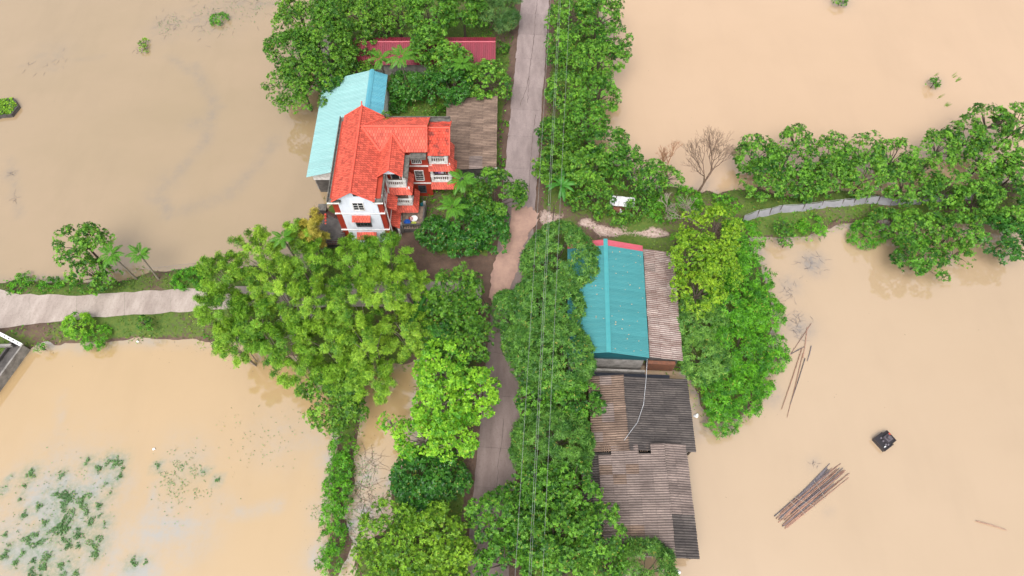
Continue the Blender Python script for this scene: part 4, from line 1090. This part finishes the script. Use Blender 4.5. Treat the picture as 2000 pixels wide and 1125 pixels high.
 ('vine',1448,465,40,3,'bright creeper mound beside the topmost yellow-green tree','creeper mounds on the bank'),
 ('vine',1455,530,46,2.6,'bright creeper mound right of the yellow-green trees','creeper mounds on the bank'),
 ('vine',1430,600,56,3,'bright creeper mound in the middle of the bank','creeper mounds on the bank'),
 ('vine',1485,615,44,2.4,'bright creeper mound at the water beside the drifting twigs','creeper mounds on the bank'),
 ('dome',1365,630,56,3.2,'dark domed bush beside the rusty lean-to','creeper mounds on the bank','shrub'),
 ('dome',1375,705,50,3.2,'dark domed bush at the corner of the dark shed','creeper mounds on the bank','shrub'),
 ('vine',1440,680,56,2.8,'bright creeper mound below the middle one','creeper mounds on the bank'),
 ('vine',1495,690,40,2.2,'bright creeper mound behind the spiky plant','creeper mounds on the bank'),
 ('vine',1425,755,54,2.4,'bright creeper mound near the southern tip of the bank','creeper mounds on the bank'),
 ('vine',1475,745,38,2,'bright creeper mound at the water above the southern tip','creeper mounds on the bank'),
 ('vine',1405,812,36,1.8,'bright creeper mound at the southern tip of the bank','creeper mounds on the bank'),
 # left path
 ('rosette',160,475,44,7,'open tree on the path verge by the grey pond, upper crown','trees along the concrete path'),
 ('rosette',180,535,42,4.5,'leafy lower tree on the path verge below the open crown','trees along the concrete path'),
 ('dome',152,637,26,2.8,'round lime bush on the grassy bank below the path','bushes along the concrete path','shrub',None,LEAF['bright']),
 ('rosette',282,632,16,2.4,'small papaya-like sapling on the grassy bank below the path','bushes along the concrete path','shrub'),
 ('vine',372,545,28,1.6,'dense green bush at the right end of the pond side verge','bushes along the concrete path','shrub'),
 ('vine',190,662,26,1.4,'low dark green bush at the waterline below the round lime bush','bushes along the concrete path','shrub'),
 ('vine',45,560,26,.8,'creeper at the left end of the path verge','bushes along the concrete path','shrub'),
 ('vine',100,566,26,.8,'creeper on the path verge left of the open tree','bushes along the concrete path','shrub'),
 ('vine',80,677,10,1.2,'tiny bush at the water beside the concrete sluice','bushes along the concrete path','shrub'),
 # water
 ('vine',427,40,16,.7,'bright green bush half drowned in the grey pond near the top','drowned bushes','shrub'),
 ('olive',281,95,9,.6,'small lower tuft of the pair standing in the grey pond','drowned bushes','shrub'),
 ('olive',281,82,9,.6,'small upper tuft of the pair standing in the grey pond','drowned bushes','shrub'),
 ('rosette',1823,163,13,1.2,'small green bush half drowned in the pink flood water','drowned bushes','shrub'),
 ('rosette',1642,1,14,1.2,'small green bush in the water cut by the top edge','drowned bushes','shrub'),
 # road verge bits
 ('round',975,245,13,1.6,'small bush on the road verge beside the brown sheet shed','verge bushes','shrub'),
 ('round',980,95,16,1.5,'small bush on the road verge beside the crimson roof','verge bushes','shrub'),
 ('round',978,320,12,1.4,'small bush at the white post of the brown sheet shed','verge bushes','shrub'),
 ('dark',930,480,18,2.0,'blue-grey spiky bush below the garden trees','verge bushes','shrub'),
 ('rosette',790,1005,16,2.0,'reddish green bush at the end of the flooded gap','verge bushes','shrub'),
]
for i, (u, v, r) in enumerate([(668,880,26),(666,915,26),(663,950,27),(661,985,27),(656,1020,27),(650,1058,25),(646,1098,24)]):
    TREES.append(('vine', u, v, r, 1.5, ['bright hedge bush on the narrow bank, topmost below the dark round tree', 'hedge bush on the narrow bank, second from the top', 'hedge bush on the narrow bank, third from the top', 'hedge bush in the middle of the narrow bank', 'hedge bush on the narrow bank, third from the bottom', 'hedge bush on the narrow bank, second from the bottom', 'hedge bush on the narrow bank at the bottom edge'][i], 'hedge bushes on the narrow bank', 'shrub'))
for t in TREES:
    kind, u, v, r, h, lab, grp = t[:7]
    if grp == G_DY and h > 3: h *= .78
    if kind == 'bamboo': h += ((u*7+v*3) % 5-2)*.3
    cat = t[7] if len(t) > 7 else ('bamboo' if kind in ('bamboo','gold') else 'shrub' if kind == 'vine' else 'tree')
    lm = t[9] if len(t) > 9 else None
    tree(kind, u, v, r, h, lab, grp, cat, .5 if cat == 'shrub' and h < 2.0 else None, lm)

# ------------------------------------------------------------------ palms and bananas
def frond_mesh(L, rng, curl=.55, leafl=.55):
    n = 30; Cs, Ns, As, Ls = [], [], [], []
    for i in range(n):
        s = .15+.85*i/(n-1); th_ = .75-curl*2.2*s
        x = L*(s*.92); z = L*(.42*s-.62*curl*s*s*1.5)
        d = np.array([1, 0, .42-1.86*curl*s]); d /= np.linalg.norm(d)
        for sg in (-1, 1):
            a = norm((d*.75+np.array([0, sg*.85, -.18]))[None])[0]; ll = leafl*(1.1-abs(s-.45)*1.0)
            Cs.append(np.array([x, 0, z])+a*ll*.5); As.append(a); Ns.append(norm((np.array([0, -sg*.25, 1])+rng.normal(size=3)*.15)[None])[0]); Ls.append(ll)
    L_ = np.array(Ls)
    return leaf_mesh('frond', np.array(Cs), np.array(Ns), np.array(As), L_*1.15, L_*.09+.02, rng.normal(.55, .2, len(L_)))
FRNG = np.random.default_rng(5)
FRONDS = [frond_mesh(2.0, FRNG, .5), frond_mesh(2.1, FRNG, .62), frond_mesh(1.8, FRNG, .38)]
for f in FRONDS: f.materials.append(LEAF['palm'])
def palm(u, v, h, base_px, label, group, sc=1.0):
    g = P(*base_px, 1.0) if base_px else None
    top = P(u, v, h)
    g = g or Vector((top.x, top.y, 1.0)); z0 = th(g.x, g.y); g.z = max(z0, 0)-.1
    r = empty('areca_palm', g, 0, label, 'palm', group)
    t = top-g
    m = MB(); m.tube([(0,0,0), (t.x*.3,t.y*.3,t.z*.4), (t.x*.7,t.y*.7,t.z*.75), t], [.13,.10,.09,.085], 8); m.build('trunk', PALMBARK, r)
    m = MB(); m.tube([t-Vector((0,0,.1)), t+Vector((0,0,.6))], [.10,.06], 8); m.build('crownshaft', LEAF['palm'], r)
    n = 11
    for i in range(n):
        o = bpy.data.objects.new('frond', FRONDS[i % 3]); COL.objects.link(o); o.parent = r
        o.location = t+Vector((0,0,.5)); o.rotation_euler = (random.uniform(-.2,.2), random.uniform(-.35,.25)-(.5 if i >= 8 else 0), i*2.4+random.uniform(-.2,.2)); o.scale = (sc*random.uniform(.85,1.1),)*3
G_P = 'areca palms'
palm(903,357,6.2,(912,400),'areca palm nearest the east bay of the red house',G_P,.95)
palm(885,410,5.6,(892,455),'areca palm in the middle of the dark garden trees',G_P,.95)
palm(745,122,6.5,(755,165),'areca palm at the north-east corner of the teal roof',G_P,.85)
palm(784,118,7.0,(797,185),'areca palm right beside the first one, over the left crimson roof patch',G_P,.95)
palm(905,132,6.5,(912,185),'areca palm below the right crimson roof patch',G_P,.85)
palm(222,502,4.6,(262,540),'leaning areca palm on the path verge beside the open tree',G_P,.85)
palm(277,502,4.0,(307,542),'leaning areca palm on the path verge, right one of two',G_P,.75)
palm(555,470,8.0,(600,540),'areca palm top poking from the bamboo at the grey pond edge',G_P,.7)
def banana_leaf(L, W, rng):
    m = MB(); n = 9; pr = None
    for i in range(n+1):
        s = i/n; x = L*s*.9; z = L*(.75*s-.85*s*s); w = W*math.sin(math.pi*min(1, .06+s*.94))**.6*.5+.015
        row = [(x, -w, z-.12*w), (x, 0, z+.03), (x, w, z-.12*w)]
        if pr: m.poly([pr[0], row[0], row[1], pr[1]], .4+.3*rng.random()); m.poly([pr[1], row[1], row[2], pr[2]], .4+.3*rng.random())
        pr = row
    return m.mesh('leaf')
BLEAF = [banana_leaf(2.4, .44, random), banana_leaf(2.0, .40, random)]
for b in BLEAF: b.materials.append(LEAF['banana'])
def banana(u, v, h, label, n=9, sc=1.0):
    c = P(u, v, h); z0 = max(th(c.x, c.y), 0)
    r = empty('banana_plant', (c.x, c.y, z0-.1), 0, label, 'banana plant', 'banana plants')
    MB().tube([(0,0,0),(.05,0,(h-z0)*.5),(0,0,h-z0)], [.16,.13,.08], 8).build('stem', LEAF['banana'], r)
    for i in range(n):
        o = bpy.data.objects.new('leaf', BLEAF[i % 2]); COL.objects.link(o); o.parent = r
        o.location = (0,0,h-z0-.1); o.rotation_euler = (random.uniform(-.3,.3), random.uniform(-.5,.2), i*6.283/n+random.uniform(-.25,.25)); o.scale = (sc*random.uniform(.8,1.1),)*3
banana(1098,360,3.4,'banana plant with long leaves at the road side under the wires', 10, 1.15)
banana(818,607,4.2,'banana plant between bamboo and driveway trees', 9, 1.2)
banana(835,575,3.6,'smaller banana plant nearer the muddy driveway', 6, .9)
banana(800,190,2.6,'banana plant in the shade of the garden behind the house', 7, .8)
# spiky plant at the bank
c = P(1522,690,1.0); rng = np.random.default_rng(3); n = 90
a = rng.random(n)*6.283; e = rng.uniform(.1,1.2,n); A = np.stack([np.cos(a)*np.cos(e), np.sin(a)*np.cos(e), np.sin(e)-.15], -1)
sp = link('spiky_plant', leaf_mesh('spiky_plant', A*.6+np.array([0,0,.4]), norm(np.cross(A, rng.normal(size=(n,3)))), A, rng.uniform(1.0,1.5,n), np.full(n,.10), rng.random(n)), LEAF['fine'], None, (c.x, c.y, max(th(c.x,c.y),0)))
tag(sp, 'pale spiky rosette plant on the creeper bank at the water', 'plant')
# bare trees
def bare(u, v, h, spread, label, mat, base_px=None, depth=5, nb=3, seed=1):
    rr = random.Random(seed); top = P(u, v, h*.6); g = P(*base_px, .6) if base_px else Vector((top.x, top.y, .6))
    g.z = max(th(g.x, g.y), -.3); r = empty('bare_tree', g, 0, label, 'tree')
    m = MB(); lean = (top-g); lean.z = h*.6; lean.normalize()
    tw = MB()
    def grow(p, d, L, rad, k):
        q = p+d*L*.5+Vector((rr.uniform(-.1,.1), rr.uniform(-.1,.1), 0))*L; e = q+(d+Vector((rr.uniform(-.15,.15), rr.uniform(-.15,.15), .08))).normalized()*L*.5
        (m if k >= 3 else tw).tube([p, q, e], [rad, rad*.85, rad*.68], 5 if k >= 3 else 4, cap=False)
        if k == 0: return
        for i in range(nb if k > 1 else nb+1):
            nd = (d+Vector((rr.uniform(-1,1), rr.uniform(-1,1), rr.uniform(-.35,.6)))*spread).normalized()
            grow(e if i else q.lerp(e, .6), nd, L*rr.uniform(.62,.85), rad*.62, k-1)
    grow(Vector((0,0,-.2)), lean, h*.30, .05+.014*h, depth)
    m.build('trunk', mat, r); tw.build('twigs', mat, r)
bare(1398,318,8.6,.66,'bare leafless brown tree standing at the pink water between verge and dyke',DEADBARK,(1365,372),6,3,4)
bare(1308,308,6.8,.62,'thin bare tree with dry tips left of the larger bare tree',m_plain('dry_twig',(.36,.20,.11),(.25,.13,.08)),(1303,362),5,3,9)
bare(1335,415,5.6,.95,'pale grey bare shrub sprawling over the grass by the gravel track',PALEBARK,(1362,440),5,3,12)
bare(1296,412,4.4,.95,'small pale bare shrub left of the sprawling one',PALEBARK,(1300,420),4,3,17)
bare(600,645,8.2,.8,'pale dead branch tuft poking out of the bamboo',m_plain('bleached_wood',(.55,.50,.46),(.4,.36,.33)),(600,660),3,4,21)
m = MB(); a, b = P(1322,470,2.0), P(1345,440,4.5); m.tube([Vector((a.x,a.y,.4)), a, a.lerp(b,.6)+Vector((.1,0,.1)), b], [.16,.14,.10,.06], 7)
tag(m.build('dead_branch', BARK), 'dark leaning dead branch beside the topmost yellow-green tree', 'branch')

# ------------------------------------------------------------------ ground cover, weeds, debris
def scatter(n, x0, x1, y0, y1, fn, rng):
    X = rng.uniform(x0, x1, n); Y = rng.uniform(y0, y1, n); k = fn(X, Y) > rng.random(n); return X[k], Y[k]
def cover(name, X, Y, Zb, L, W, mat, label, cat, rng, up=.25):
    n = len(X); C = np.stack([X, Y, Zb+rng.uniform(.02, up, n)], -1)
    Nn = norm(UP*.8+rng.normal(size=(n,3))*.45); A = norm(np.cross(Nn, rng.normal(size=(n,3))))
    T = vnoise(X, Y, 1.3, 33)*.9+rng.normal(.05, .18, n)
    o = link(name, leaf_mesh(name, C, Nn, A, rng.uniform(.7,1.3,n)*L, rng.uniform(.7,1.3,n)*W, T), mat); tag(o, label, cat, None, 'stuff')
rng = np.random.default_rng(44)
def land_prob(X, Y):
    h = heights(X, Y); d = np.maximum(sd_poly(DRIVE, X, Y), np.maximum(sd_poly(ROADPOLY, X, Y), sd_poly(PATHW, X, Y)))
    g = sd_poly(GRAVEL, X, Y)
    return np.where((h > .05) & (d < -.15), np.clip(vnoise(X, Y, 2.2, 51)*1.5-.2, 0, 1)*np.where(g > -.5, .12, 1), 0)
X, Y = scatter(150000, -75, 75, 4, 92, land_prob, rng)
far = heights(X, Y)
cover('ground_cover', X, Y, far, .26, .13, LEAF['grass'], 'low grass and herbs covering the banks and verges', 'grass', rng, .22)
X, Y = scatter(60000, -75, 75, 4, 92, lambda X, Y: land_prob(X, Y)*(vnoise(X, Y, 3.5, 61) > .55), rng)
cover('ground_cover', X, Y, heights(X, Y), .34, .18, LEAF['vine'], 'brighter leafy creepers on the banks', 'creepers', rng, .5)
def shore(X, Y):
    h = heights(X, Y); return np.where((h > -.45) & (h < .14), .95*(vnoise(X, Y, 1.8, 81) > .42), 0)
X, Y = scatter(100000, -75, 75, 4, 92, shore, rng)
cover('shore_grass', X, Y, np.maximum(heights(X, Y), 0)-.05, .34, .10, LEAF['olive'], 'half drowned grass along the shorelines', 'grass', rng, .22)
def drift(X, Y):
    h = heights(X, Y); return np.where((h < -.02) & (h > -1.38), .5, .012)*(vnoise(X, Y, 1.3, 85) > .55)
X, Y = scatter(30000, -70, 70, 6, 90, lambda X, Y: drift(X, Y)*(heights(X, Y) < 0), rng); n = len(X)
o = link('floating_litter', leaf_mesh('floating_litter', np.stack([X, Y, np.full(n, .012)+rng.random(n)*.01], -1), norm(UP+rng.normal(size=(n,3))*.05), norm(rng.normal(size=(n,3))*np.array([1,1,.02])), rng.uniform(.06,.22,n), rng.uniform(.03,.08,n), rng.random(n)), m_plain('drift_litter', (.20,.15,.09), (.10,.09,.05), scale=2))
tag(o, 'dead leaves and straw drifting near the banks', 'debris', None, 'stuff')
# floating weed beds
Xs, Ys = [], []
for u, v, r in WEEDS:
    p = P(u, v); m = r/ppm(u, v); n = int(620*m*m)
    a = rng.random(n)*6.283; q = np.sqrt(rng.random(n))*m*(.75+.45*np.sin(a*3+u)+.2*np.sin(a*5+v))
    Xs.append(p.x+q*np.cos(a)); Ys.append(p.y+q*np.sin(a)*1.1)
for u, v, r, n in ((351,927,46,420),(370,965,50,160),(120,1000,110,500),(450,830,30,30),(480,900,80,40),(620,1000,20,60),(705,930,40,260),(715,1010,50,260),(700,1070,40,150),(540,850,70,120),(330,50,30,120),(430,30,50,220),(500,10,40,120)):
    p = P(u, v); m = r/ppm(u, v); g = rng.normal(size=(n,2))*m*.5
    Xs.append(p.x+g[:,0]); Ys.append(p.y+g[:,1])
X = np.concatenate(Xs); Y = np.concatenate(Ys); k = vnoise(X, Y, .55, 71)+rng.random(len(X))*.2 > .50; X, Y = X[k], Y[k]
cover('water_weed', X, Y, np.zeros(len(X)), .15, .09, LEAF['weed'], 'patches of green water weed in the lower left pond', 'water weed', rng, .16)
# drowned twigs: thin curved stems breaking the surface
def twigs(list_, mat, label, seed):
    rr = random.Random(seed); m = MB()
    for u, v, r, n, l in list_:
        for i in range(n):
            p = P(u+rr.gauss(0, r*.5), v+rr.gauss(0, r*.5)); a = rr.random()*6.283; pts = []
            for j in range(5):
                pts.append((p.x, p.y, .015+.05*math.sin(j*.8))); a += rr.uniform(-.5,.5); p = p+Vector((math.cos(a), math.sin(a), 0))*l*.25*rr.uniform(.7,1.2)
            m.tube(pts, [.014,.014,.012,.009,.005], 3, cap=False)
    tag(m.build('drowned_twigs', mat), label, 'twigs', None, 'stuff')
GREYTW = m_plain('grey_twig', (.17,.14,.14), (.10,.085,.085))
twigs([(720,900,22,30,1.6),(705,960,22,36,1.7),(720,1010,26,34,1.7),(735,980,22,22,1.6),(695,1050,20,16,1.4)], m_plain('brown_twig',(.13,.085,.06),(.08,.055,.04)), 'tangled drowned twigs in the flooded gap', 1)
twigs([(1585,515,22,26,.9),(1555,620,18,24,.9),(1545,570,18,18,.8),(1560,655,16,16,.8),(1505,760,14,10,.7),(1590,905,10,8,.5),(1380,830,14,10,.7),(1375,378,16,12,.8)], GREYTW, 'grey drowned twigs drifting by the creeper bank', 2)
twigs([(400,35,45,34,1.0),(330,50,26,24,1.0),(480,12,40,26,1.0),(270,95,10,6,.7),(110,122,30,10,.8),(60,125,15,5,.9),(25,340,6,8,.8),(30,385,6,8,.8)], GREYTW, 'line of drowned twigs across the upper left pond', 3)
# reeds bent by the water
rm = MB(); rr = random.Random(8)
for u, v, n in ((1828,172,7),(1868,158,8),(1862,150,5),(1847,208,7),(1832,190,4),(1826,148,3)):
    for i in range(n):
        p = P(u+rr.uniform(-3,3), v+rr.uniform(-3,3)); d = Vector((.8+rr.uniform(-.2,.2), .6+rr.uniform(-.2,.2), .2))
        rm.tube([p, p+d*.5, p+d*.9+Vector((0,0,-.05))], [.03,.025,.006], 3, .5, False)
tag(rm.build('reeds', LEAF['olive']), 'bent reeds around the small bush in the pink flood water', 'reeds', None, 'stuff')
# fallen leaves on the green roof
lm = MB(); rr = random.Random(5); GI = Matrix.Translation((10.25,34.7,.7)) @ Matrix.Rotation(YAW, 4, 'Z')
for i in range(70):
    x = rr.uniform(-3.9,4.1); yy = rr.uniform(-6.5,5.9); z = z5-(z5-z4)*abs(x)/4.3+.075; c = GI @ Vector((x,yy,z)); s = rr.uniform(.05,.11); a = rr.random()*3.1
    d = Vector((math.cos(a)*s, math.sin(a)*s, 0)); e = Vector((-d.y*.5, d.x*.5, .015)); lm.poly([c-d, c-e, c+d, c+e], rr.random())
tag(lm.build('fallen_leaves', m_plain('dry_leaf', (.55,.42,.25), (.35,.2,.1), scale=3)), 'dry leaves scattered on the green-blue metal roof', 'leaves', None, 'stuff')

# ------------------------------------------------------------------ net fence on the dyke
fp = [(1452,432),(1480,422),(1525,414),(1568,410),(1605,403),(1645,400),(1690,396),(1740,397),(1800,394),(1870,390),(1930,388)]
fence = wroot('net_fence', P(1650,405,.9), 'long grey net fence with dark posts leaning along the east dyke', 'fence')
pts = []
for i in range(len(fp)-1):
    a, b = P(*fp[i], 1.2), P(*fp[i+1], 1.2); n = max(1, round((b-a).length/1.9))
    for j in range(n): pts.append(a.lerp(b, j/n))
rr = random.Random(3)
lean = Vector((.05, .35, .85)); bs_ = [Vector((p.x+rr.uniform(-.1,.1), p.y+rr.uniform(-.12,.12), max(th(p.x, p.y), .2))) for p in pts]
for i, p in enumerate(bs_):
    MB().tube([p-Vector((0,0,.3)), p+lean*1.25+Vector((rr.uniform(-.1,.1),-.06,.05))], .05, 5).build('post', BARK, fence)
for i in range(len(bs_)-1):
    m = MB(); a, b = bs_[i], bs_[i+1]
    for k in range(4):
        for q in range(3):
            def pt(s, h): return a.lerp(b, s)+lean*(1.15*h-.10*math.sin(math.pi*s)*h)+Vector((0, .03*math.sin(s*5+h*3+i), .0))
            m.poly([pt(k/4,q/3), pt((k+1)/4,q/3), pt((k+1)/4,(q+1)/3), pt(k/4,(q+1)/3)], rr.random())
    m.build('net_panel', NET, fence)
m = MB(); m.tube([a_+lean*1.2 for a_ in bs_], .02, 4); m.build('top_wire', STEEL, fence)
# ------------------------------------------------------------------ wires, poles
G_W = 'overhead power lines along the road'
tops = []
for (u0, u1), lab in (((1075,1006),'leftmost overhead cable running along the road edge'),((1092,1033),'second overhead cable from the road, left of the close pair'),((1095,1037),'third overhead cable from the road, right of the close pair'),((1113,1060),'rightmost overhead cable over the verge trees')):
    a, b = P(u0, 0, 9.0), P(u1, 1125, 9.0); d = (b-a).normalized()
    a2 = a-d*22; b2 = b+d*22; tops.append((a2, b2)); L = (b2-a2).length
    pp = [a2.lerp(b2, i/24)+Vector((0,0,-.7*4*(i/24)*(1-i/24)+.35)) for i in range(25)]
    tag(MB().tube(pp, .012, 5).build('overhead_cable', CABLE), lab, 'cable', G_W)
for k, lab in ((0,'concrete utility pole at the far end of the road cables'),(1,'concrete utility pole at the near end of the road cables')):
    xs = [t[k].x for t in tops]; c = Vector((sum(xs)/4, tops[0][k].y, 0))
    r = empty('utility_pole', (c.x, c.y, .5), 0, lab, 'utility pole')
    MB().tube([(0,0,-1),(0,0,9.4)], [.2,.12], 10).build('pole', POLE, r)
    MB().box(min(xs)-c.x-.3, max(xs)-c.x+.3, -.06,.06, 8.55,8.7).build('crossarm', STEEL, r)
p = P(1080,428,.9)
tag(MB().tube([(0,0,-.2),(0,0,2.8)], [.06,.05], 6).build('wooden_post', BARK, None, (p.x,p.y,.9)), 'thin dark wooden post at the gravel junction under the wires', 'post')
a, b = P(40,550,.9), P(400,512,.9)
tag(MB().tube([a, a.lerp(b,.5)-Vector((0,0,.1)), b], .016, 4).build('boundary_wire', GREYTW), 'thin dark wire strung along the grey pond edge', 'wire')
# ------------------------------------------------------------------ poles drifting in the water
rr = random.Random(12)
ra, rb = P(1520,1025), P(1650,915); c = (ra+rb)/2; d = (rb-ra).normalized(); s = Vector((-d.y, d.x, 0)); LL = (rb-ra).length
raft = empty('bamboo_raft', (c.x, c.y, 0), 0, 'floating bundle of brown and grey bamboo poles in the tan water', 'bamboo bundle')
for i in range(30):
    o_ = rr.gauss(0, .42); l = LL*rr.uniform(.62,.98); sh_ = rr.uniform(-.5,.5)*(LL-l)*.9; yaw = rr.gauss(0, .018)
    dd = (d+s*yaw).normalized(); z = .03+rr.random()*.22*max(.2, 1-abs(o_))
    p0 = dd*(sh_-l/2)+s*o_; p1 = dd*(sh_+l/2)+s*o_
    MB().tube([p0+Vector((0,0,z)), (p0+p1)/2+Vector((0,0,z+.04)), p1+Vector((0,0,z))], [.055,.05,.035], 6).build('bamboo_pole', BAMBOOPOLE if rr.random() < .75 else BAMBOOGREY, raft)
for i in range(9):
    o_ = .75+rr.random()*.55; l = LL*rr.uniform(.35,.6); sh_ = rr.uniform(-.1,.3)*LL*.5; dd = (d+s*rr.uniform(.02,.14)).normalized()
    p0 = dd*(sh_-l/2)+s*o_*.8; p1 = dd*(sh_+l/2)+s*o_*.8
    MB().tube([p0+Vector((0,0,.08)), p1+Vector((0,0,.10))], [.06,.035], 6).build('bamboo_pole', BAMBOOGREY, raft)
for f, t in ((-.12,.5),(-.22,.15),(.1,-.2)):
    q = d*LL*f; MB().tube([q-s*.9+d*t+Vector((0,0,.28)), q+Vector((0,0,.36)), q+s*.95-d*t+Vector((0,0,.26))], .025, 5).build('lashing', PALEBARK, raft)
for i, (u0, v0, u1, v1, lab) in enumerate((
  (1584,632,1545,690,'upper short drifting pole crossing the pole tangle by the creeper bank'),(1576,640,1568,700,'steep drifting pole at the top of the pole tangle'),(1544,692,1570,678,'short drifting pole touching the spiky plant'),
  (1566,680,1526,800,'longest drifting pole of the tangle, leftmost'),(1568,690,1537,815,'drifting pole of the tangle reaching farthest down'),(1572,700,1543,790,'grey drifting pole at the right of the tangle'),(1584,676,1576,706,'thin short drifting stick right of the tangle'),
  (1905,1018,1965,1036,'lone thin pole drifting near the lower right corner'))):
    a, b = P(u0, v0), P(u1, v1); a.z = b.z = .05+.03*(i % 4)
    tag(MB().tube([a, a.lerp(b,.5)+Vector((.05,.03,.01)), b], [.05,.045,.03], 6).build('drifting_pole', BAMBOOGREY if i in (2,5,6) else BAMBOOPOLE), lab, 'pole', 'drifting poles')
# ------------------------------------------------------------------ black pump raft
c = P(1727,861,.3)
pr = empty('pump_raft', (c.x, c.y, 0), R(33), 'small black floating raft with machinery and a red cap, alone in the tan water', 'raft')
m = MB(); m.box(-.85,.35,-.75,.75,-.2,.42); m.box(.35,.6,-.68,.68,-.2,.42); m.box(.6,.95,-.6,.6,-.2,.42); m.build('hull', BLACKP, pr)
m = MB()
for a in ((-.9,-.8,-.8,.8,.42,.52),(-.8,.4,-.8,-.7,.42,.52),(-.8,.4,.7,.8,.42,.52),(.4,1.0,-.66,-.58,.42,.5),(.4,1.0,.58,.66,.42,.5),(.92,1.0,-.58,.58,.42,.5)): m.box(*a)
m.build('rim', m_plain('raft_rim',(.035,.025,.025)), pr)
m = MB(); m.box(.0,.7,-.35,.35,.42,.72); m.lathe([(.22,0),(.22,.28),(.12,.36)],(.35,.0,.72),12); m.build('engine', m_plain('engine_grey',(.10,.085,.10),(.05,.045,.05),scale=6), pr)
m = MB()
for i, (x, y2) in enumerate(((-.2,.4),(-.25,.05),(-.3,-.35),(-.1,-.5))): m.lathe([(.09,0),(.09,.18),(.03,.2)],(x,y2,.42),8)
m.build('fittings', m_plain('fitting_grey',(.16,.14,.16)), pr)
MB().box(-.62,-.40,-.52,-.42,.43,.5).build('label_plate', PLASTICW, pr)
MB().box(.68,.90,.12,.34,.5,.62).build('cap', REDP, pr)
# ------------------------------------------------------------------ concrete sluice at the left edge, mossy block above
sl = wroot('sluice', P(10,705,.8), 'old concrete sluice channel with white beam at the left edge', 'sluice')
a, b = P(36,672,1.0), P(-40,775,1.0); d = (b-a).normalized(); s = Vector((-d.y, d.x, 0))
for off, w, z1, mt, nm in ((0,.9,.85,DARKCONC,'channel_floor'),(.75,.2,1.35,CONC,'channel_wall'),(-.75,.2,1.25,DARKCONC,'channel_wall')):
    q0, q1 = a+s*off, b+s*off; MB().bar((q0.x,q0.y,z1/2-.4),(q1.x,q1.y,z1/2-.4),w*1.5 if nm == 'channel_floor' else w,z1+.8).build(nm, mt, sl)
a, b = P(42,674,1.7), P(-20,642,1.7)
MB().bar(a, b, .35, .22).build('beam', PLASTICW, sl)
m = MB()
for i in range(4): q = a.lerp(b, .08+i*.14); m.bar(q+Vector((0,0,.115)), a.lerp(b,.12+i*.14)+Vector((0,0,.115)), .12, .02)
m.build('slot', BLACKP, sl)
q0, q1 = P(-40,676,1.4), P(24,675,1.4); MB().bar(q0, q1, .22, .5).build('side_wall', CONC, sl)
mo = wroot('mossy_block', P(8,208,.4), 'moss-topped dark stone block in the water at the left edge', 'stone block')
ring = [P(u, v, .5) for u, v in ((-50,198),(0,193),(26,190),(36,206),(22,224),(0,226),(-50,240))]
m = MB(); m.poly(ring[::-1])
for i in range(len(ring)): a, b = ring[i], ring[(i+1)%len(ring)]; m.poly([a, b, b-Vector((0,0,1.5)), a-Vector((0,0,1.5))])
m.build('stone', DARKCONC, mo)
cen = sum(ring, Vector())/len(ring); rng = np.random.default_rng(2); n = 3200
X = rng.uniform(cen.x-5, cen.x+5, n); Y = rng.uniform(cen.y-3, cen.y+3, n); k = sd_poly([(p.x*.97+cen.x*.03, p.y*.97+cen.y*.03) for p in ring], X, Y) > .08; X, Y = X[k], Y[k]; n = len(X)
o = link('moss', leaf_mesh('moss', np.stack([X, Y, np.full(n,.54)+rng.random(n)*.08], -1), norm(UP+rng.normal(size=(n,3))*.3), norm(rng.normal(size=(n,3))*np.array([1,1,.1])), np.full(n,.3), np.full(n,.22), rng.random(n)), LEAF['olive'], mo); o['kind'] = 'stuff'
# ------------------------------------------------------------------ litter
for u, v, s, lab in ((300,877,.16,'white plastic bag floating in the lower left pond'),(1360,812,.28,'white plastic bag at the corner of the dark shed in the water'),(1325,1118,.2,'white plastic bag at the bottom edge by the dome'),(268,667,.14,'white scrap at the waterline below the sapling'),(1718,448,.2,'white scrap on the dyke bank below the net fence')):
    p = P(u, v, .1); m = MB(); rr = random.Random(u)
    m.lathe([(s*.6,0),(s*1.0,s*.3),(s*.8,s*.7),(s*.3,s*.9)], (0,0,0), 7)
    m.v = [(x+rr.uniform(-.3,.3)*s, y2+rr.uniform(-.3,.3)*s, z+rr.uniform(-.1,.2)*s) for x, y2, z in m.v]
    tag(m.build('plastic_bag', PLASTICW, None, (p.x, p.y, max(th(p.x, p.y), 0)+.02)), lab, 'plastic bag', 'litter')
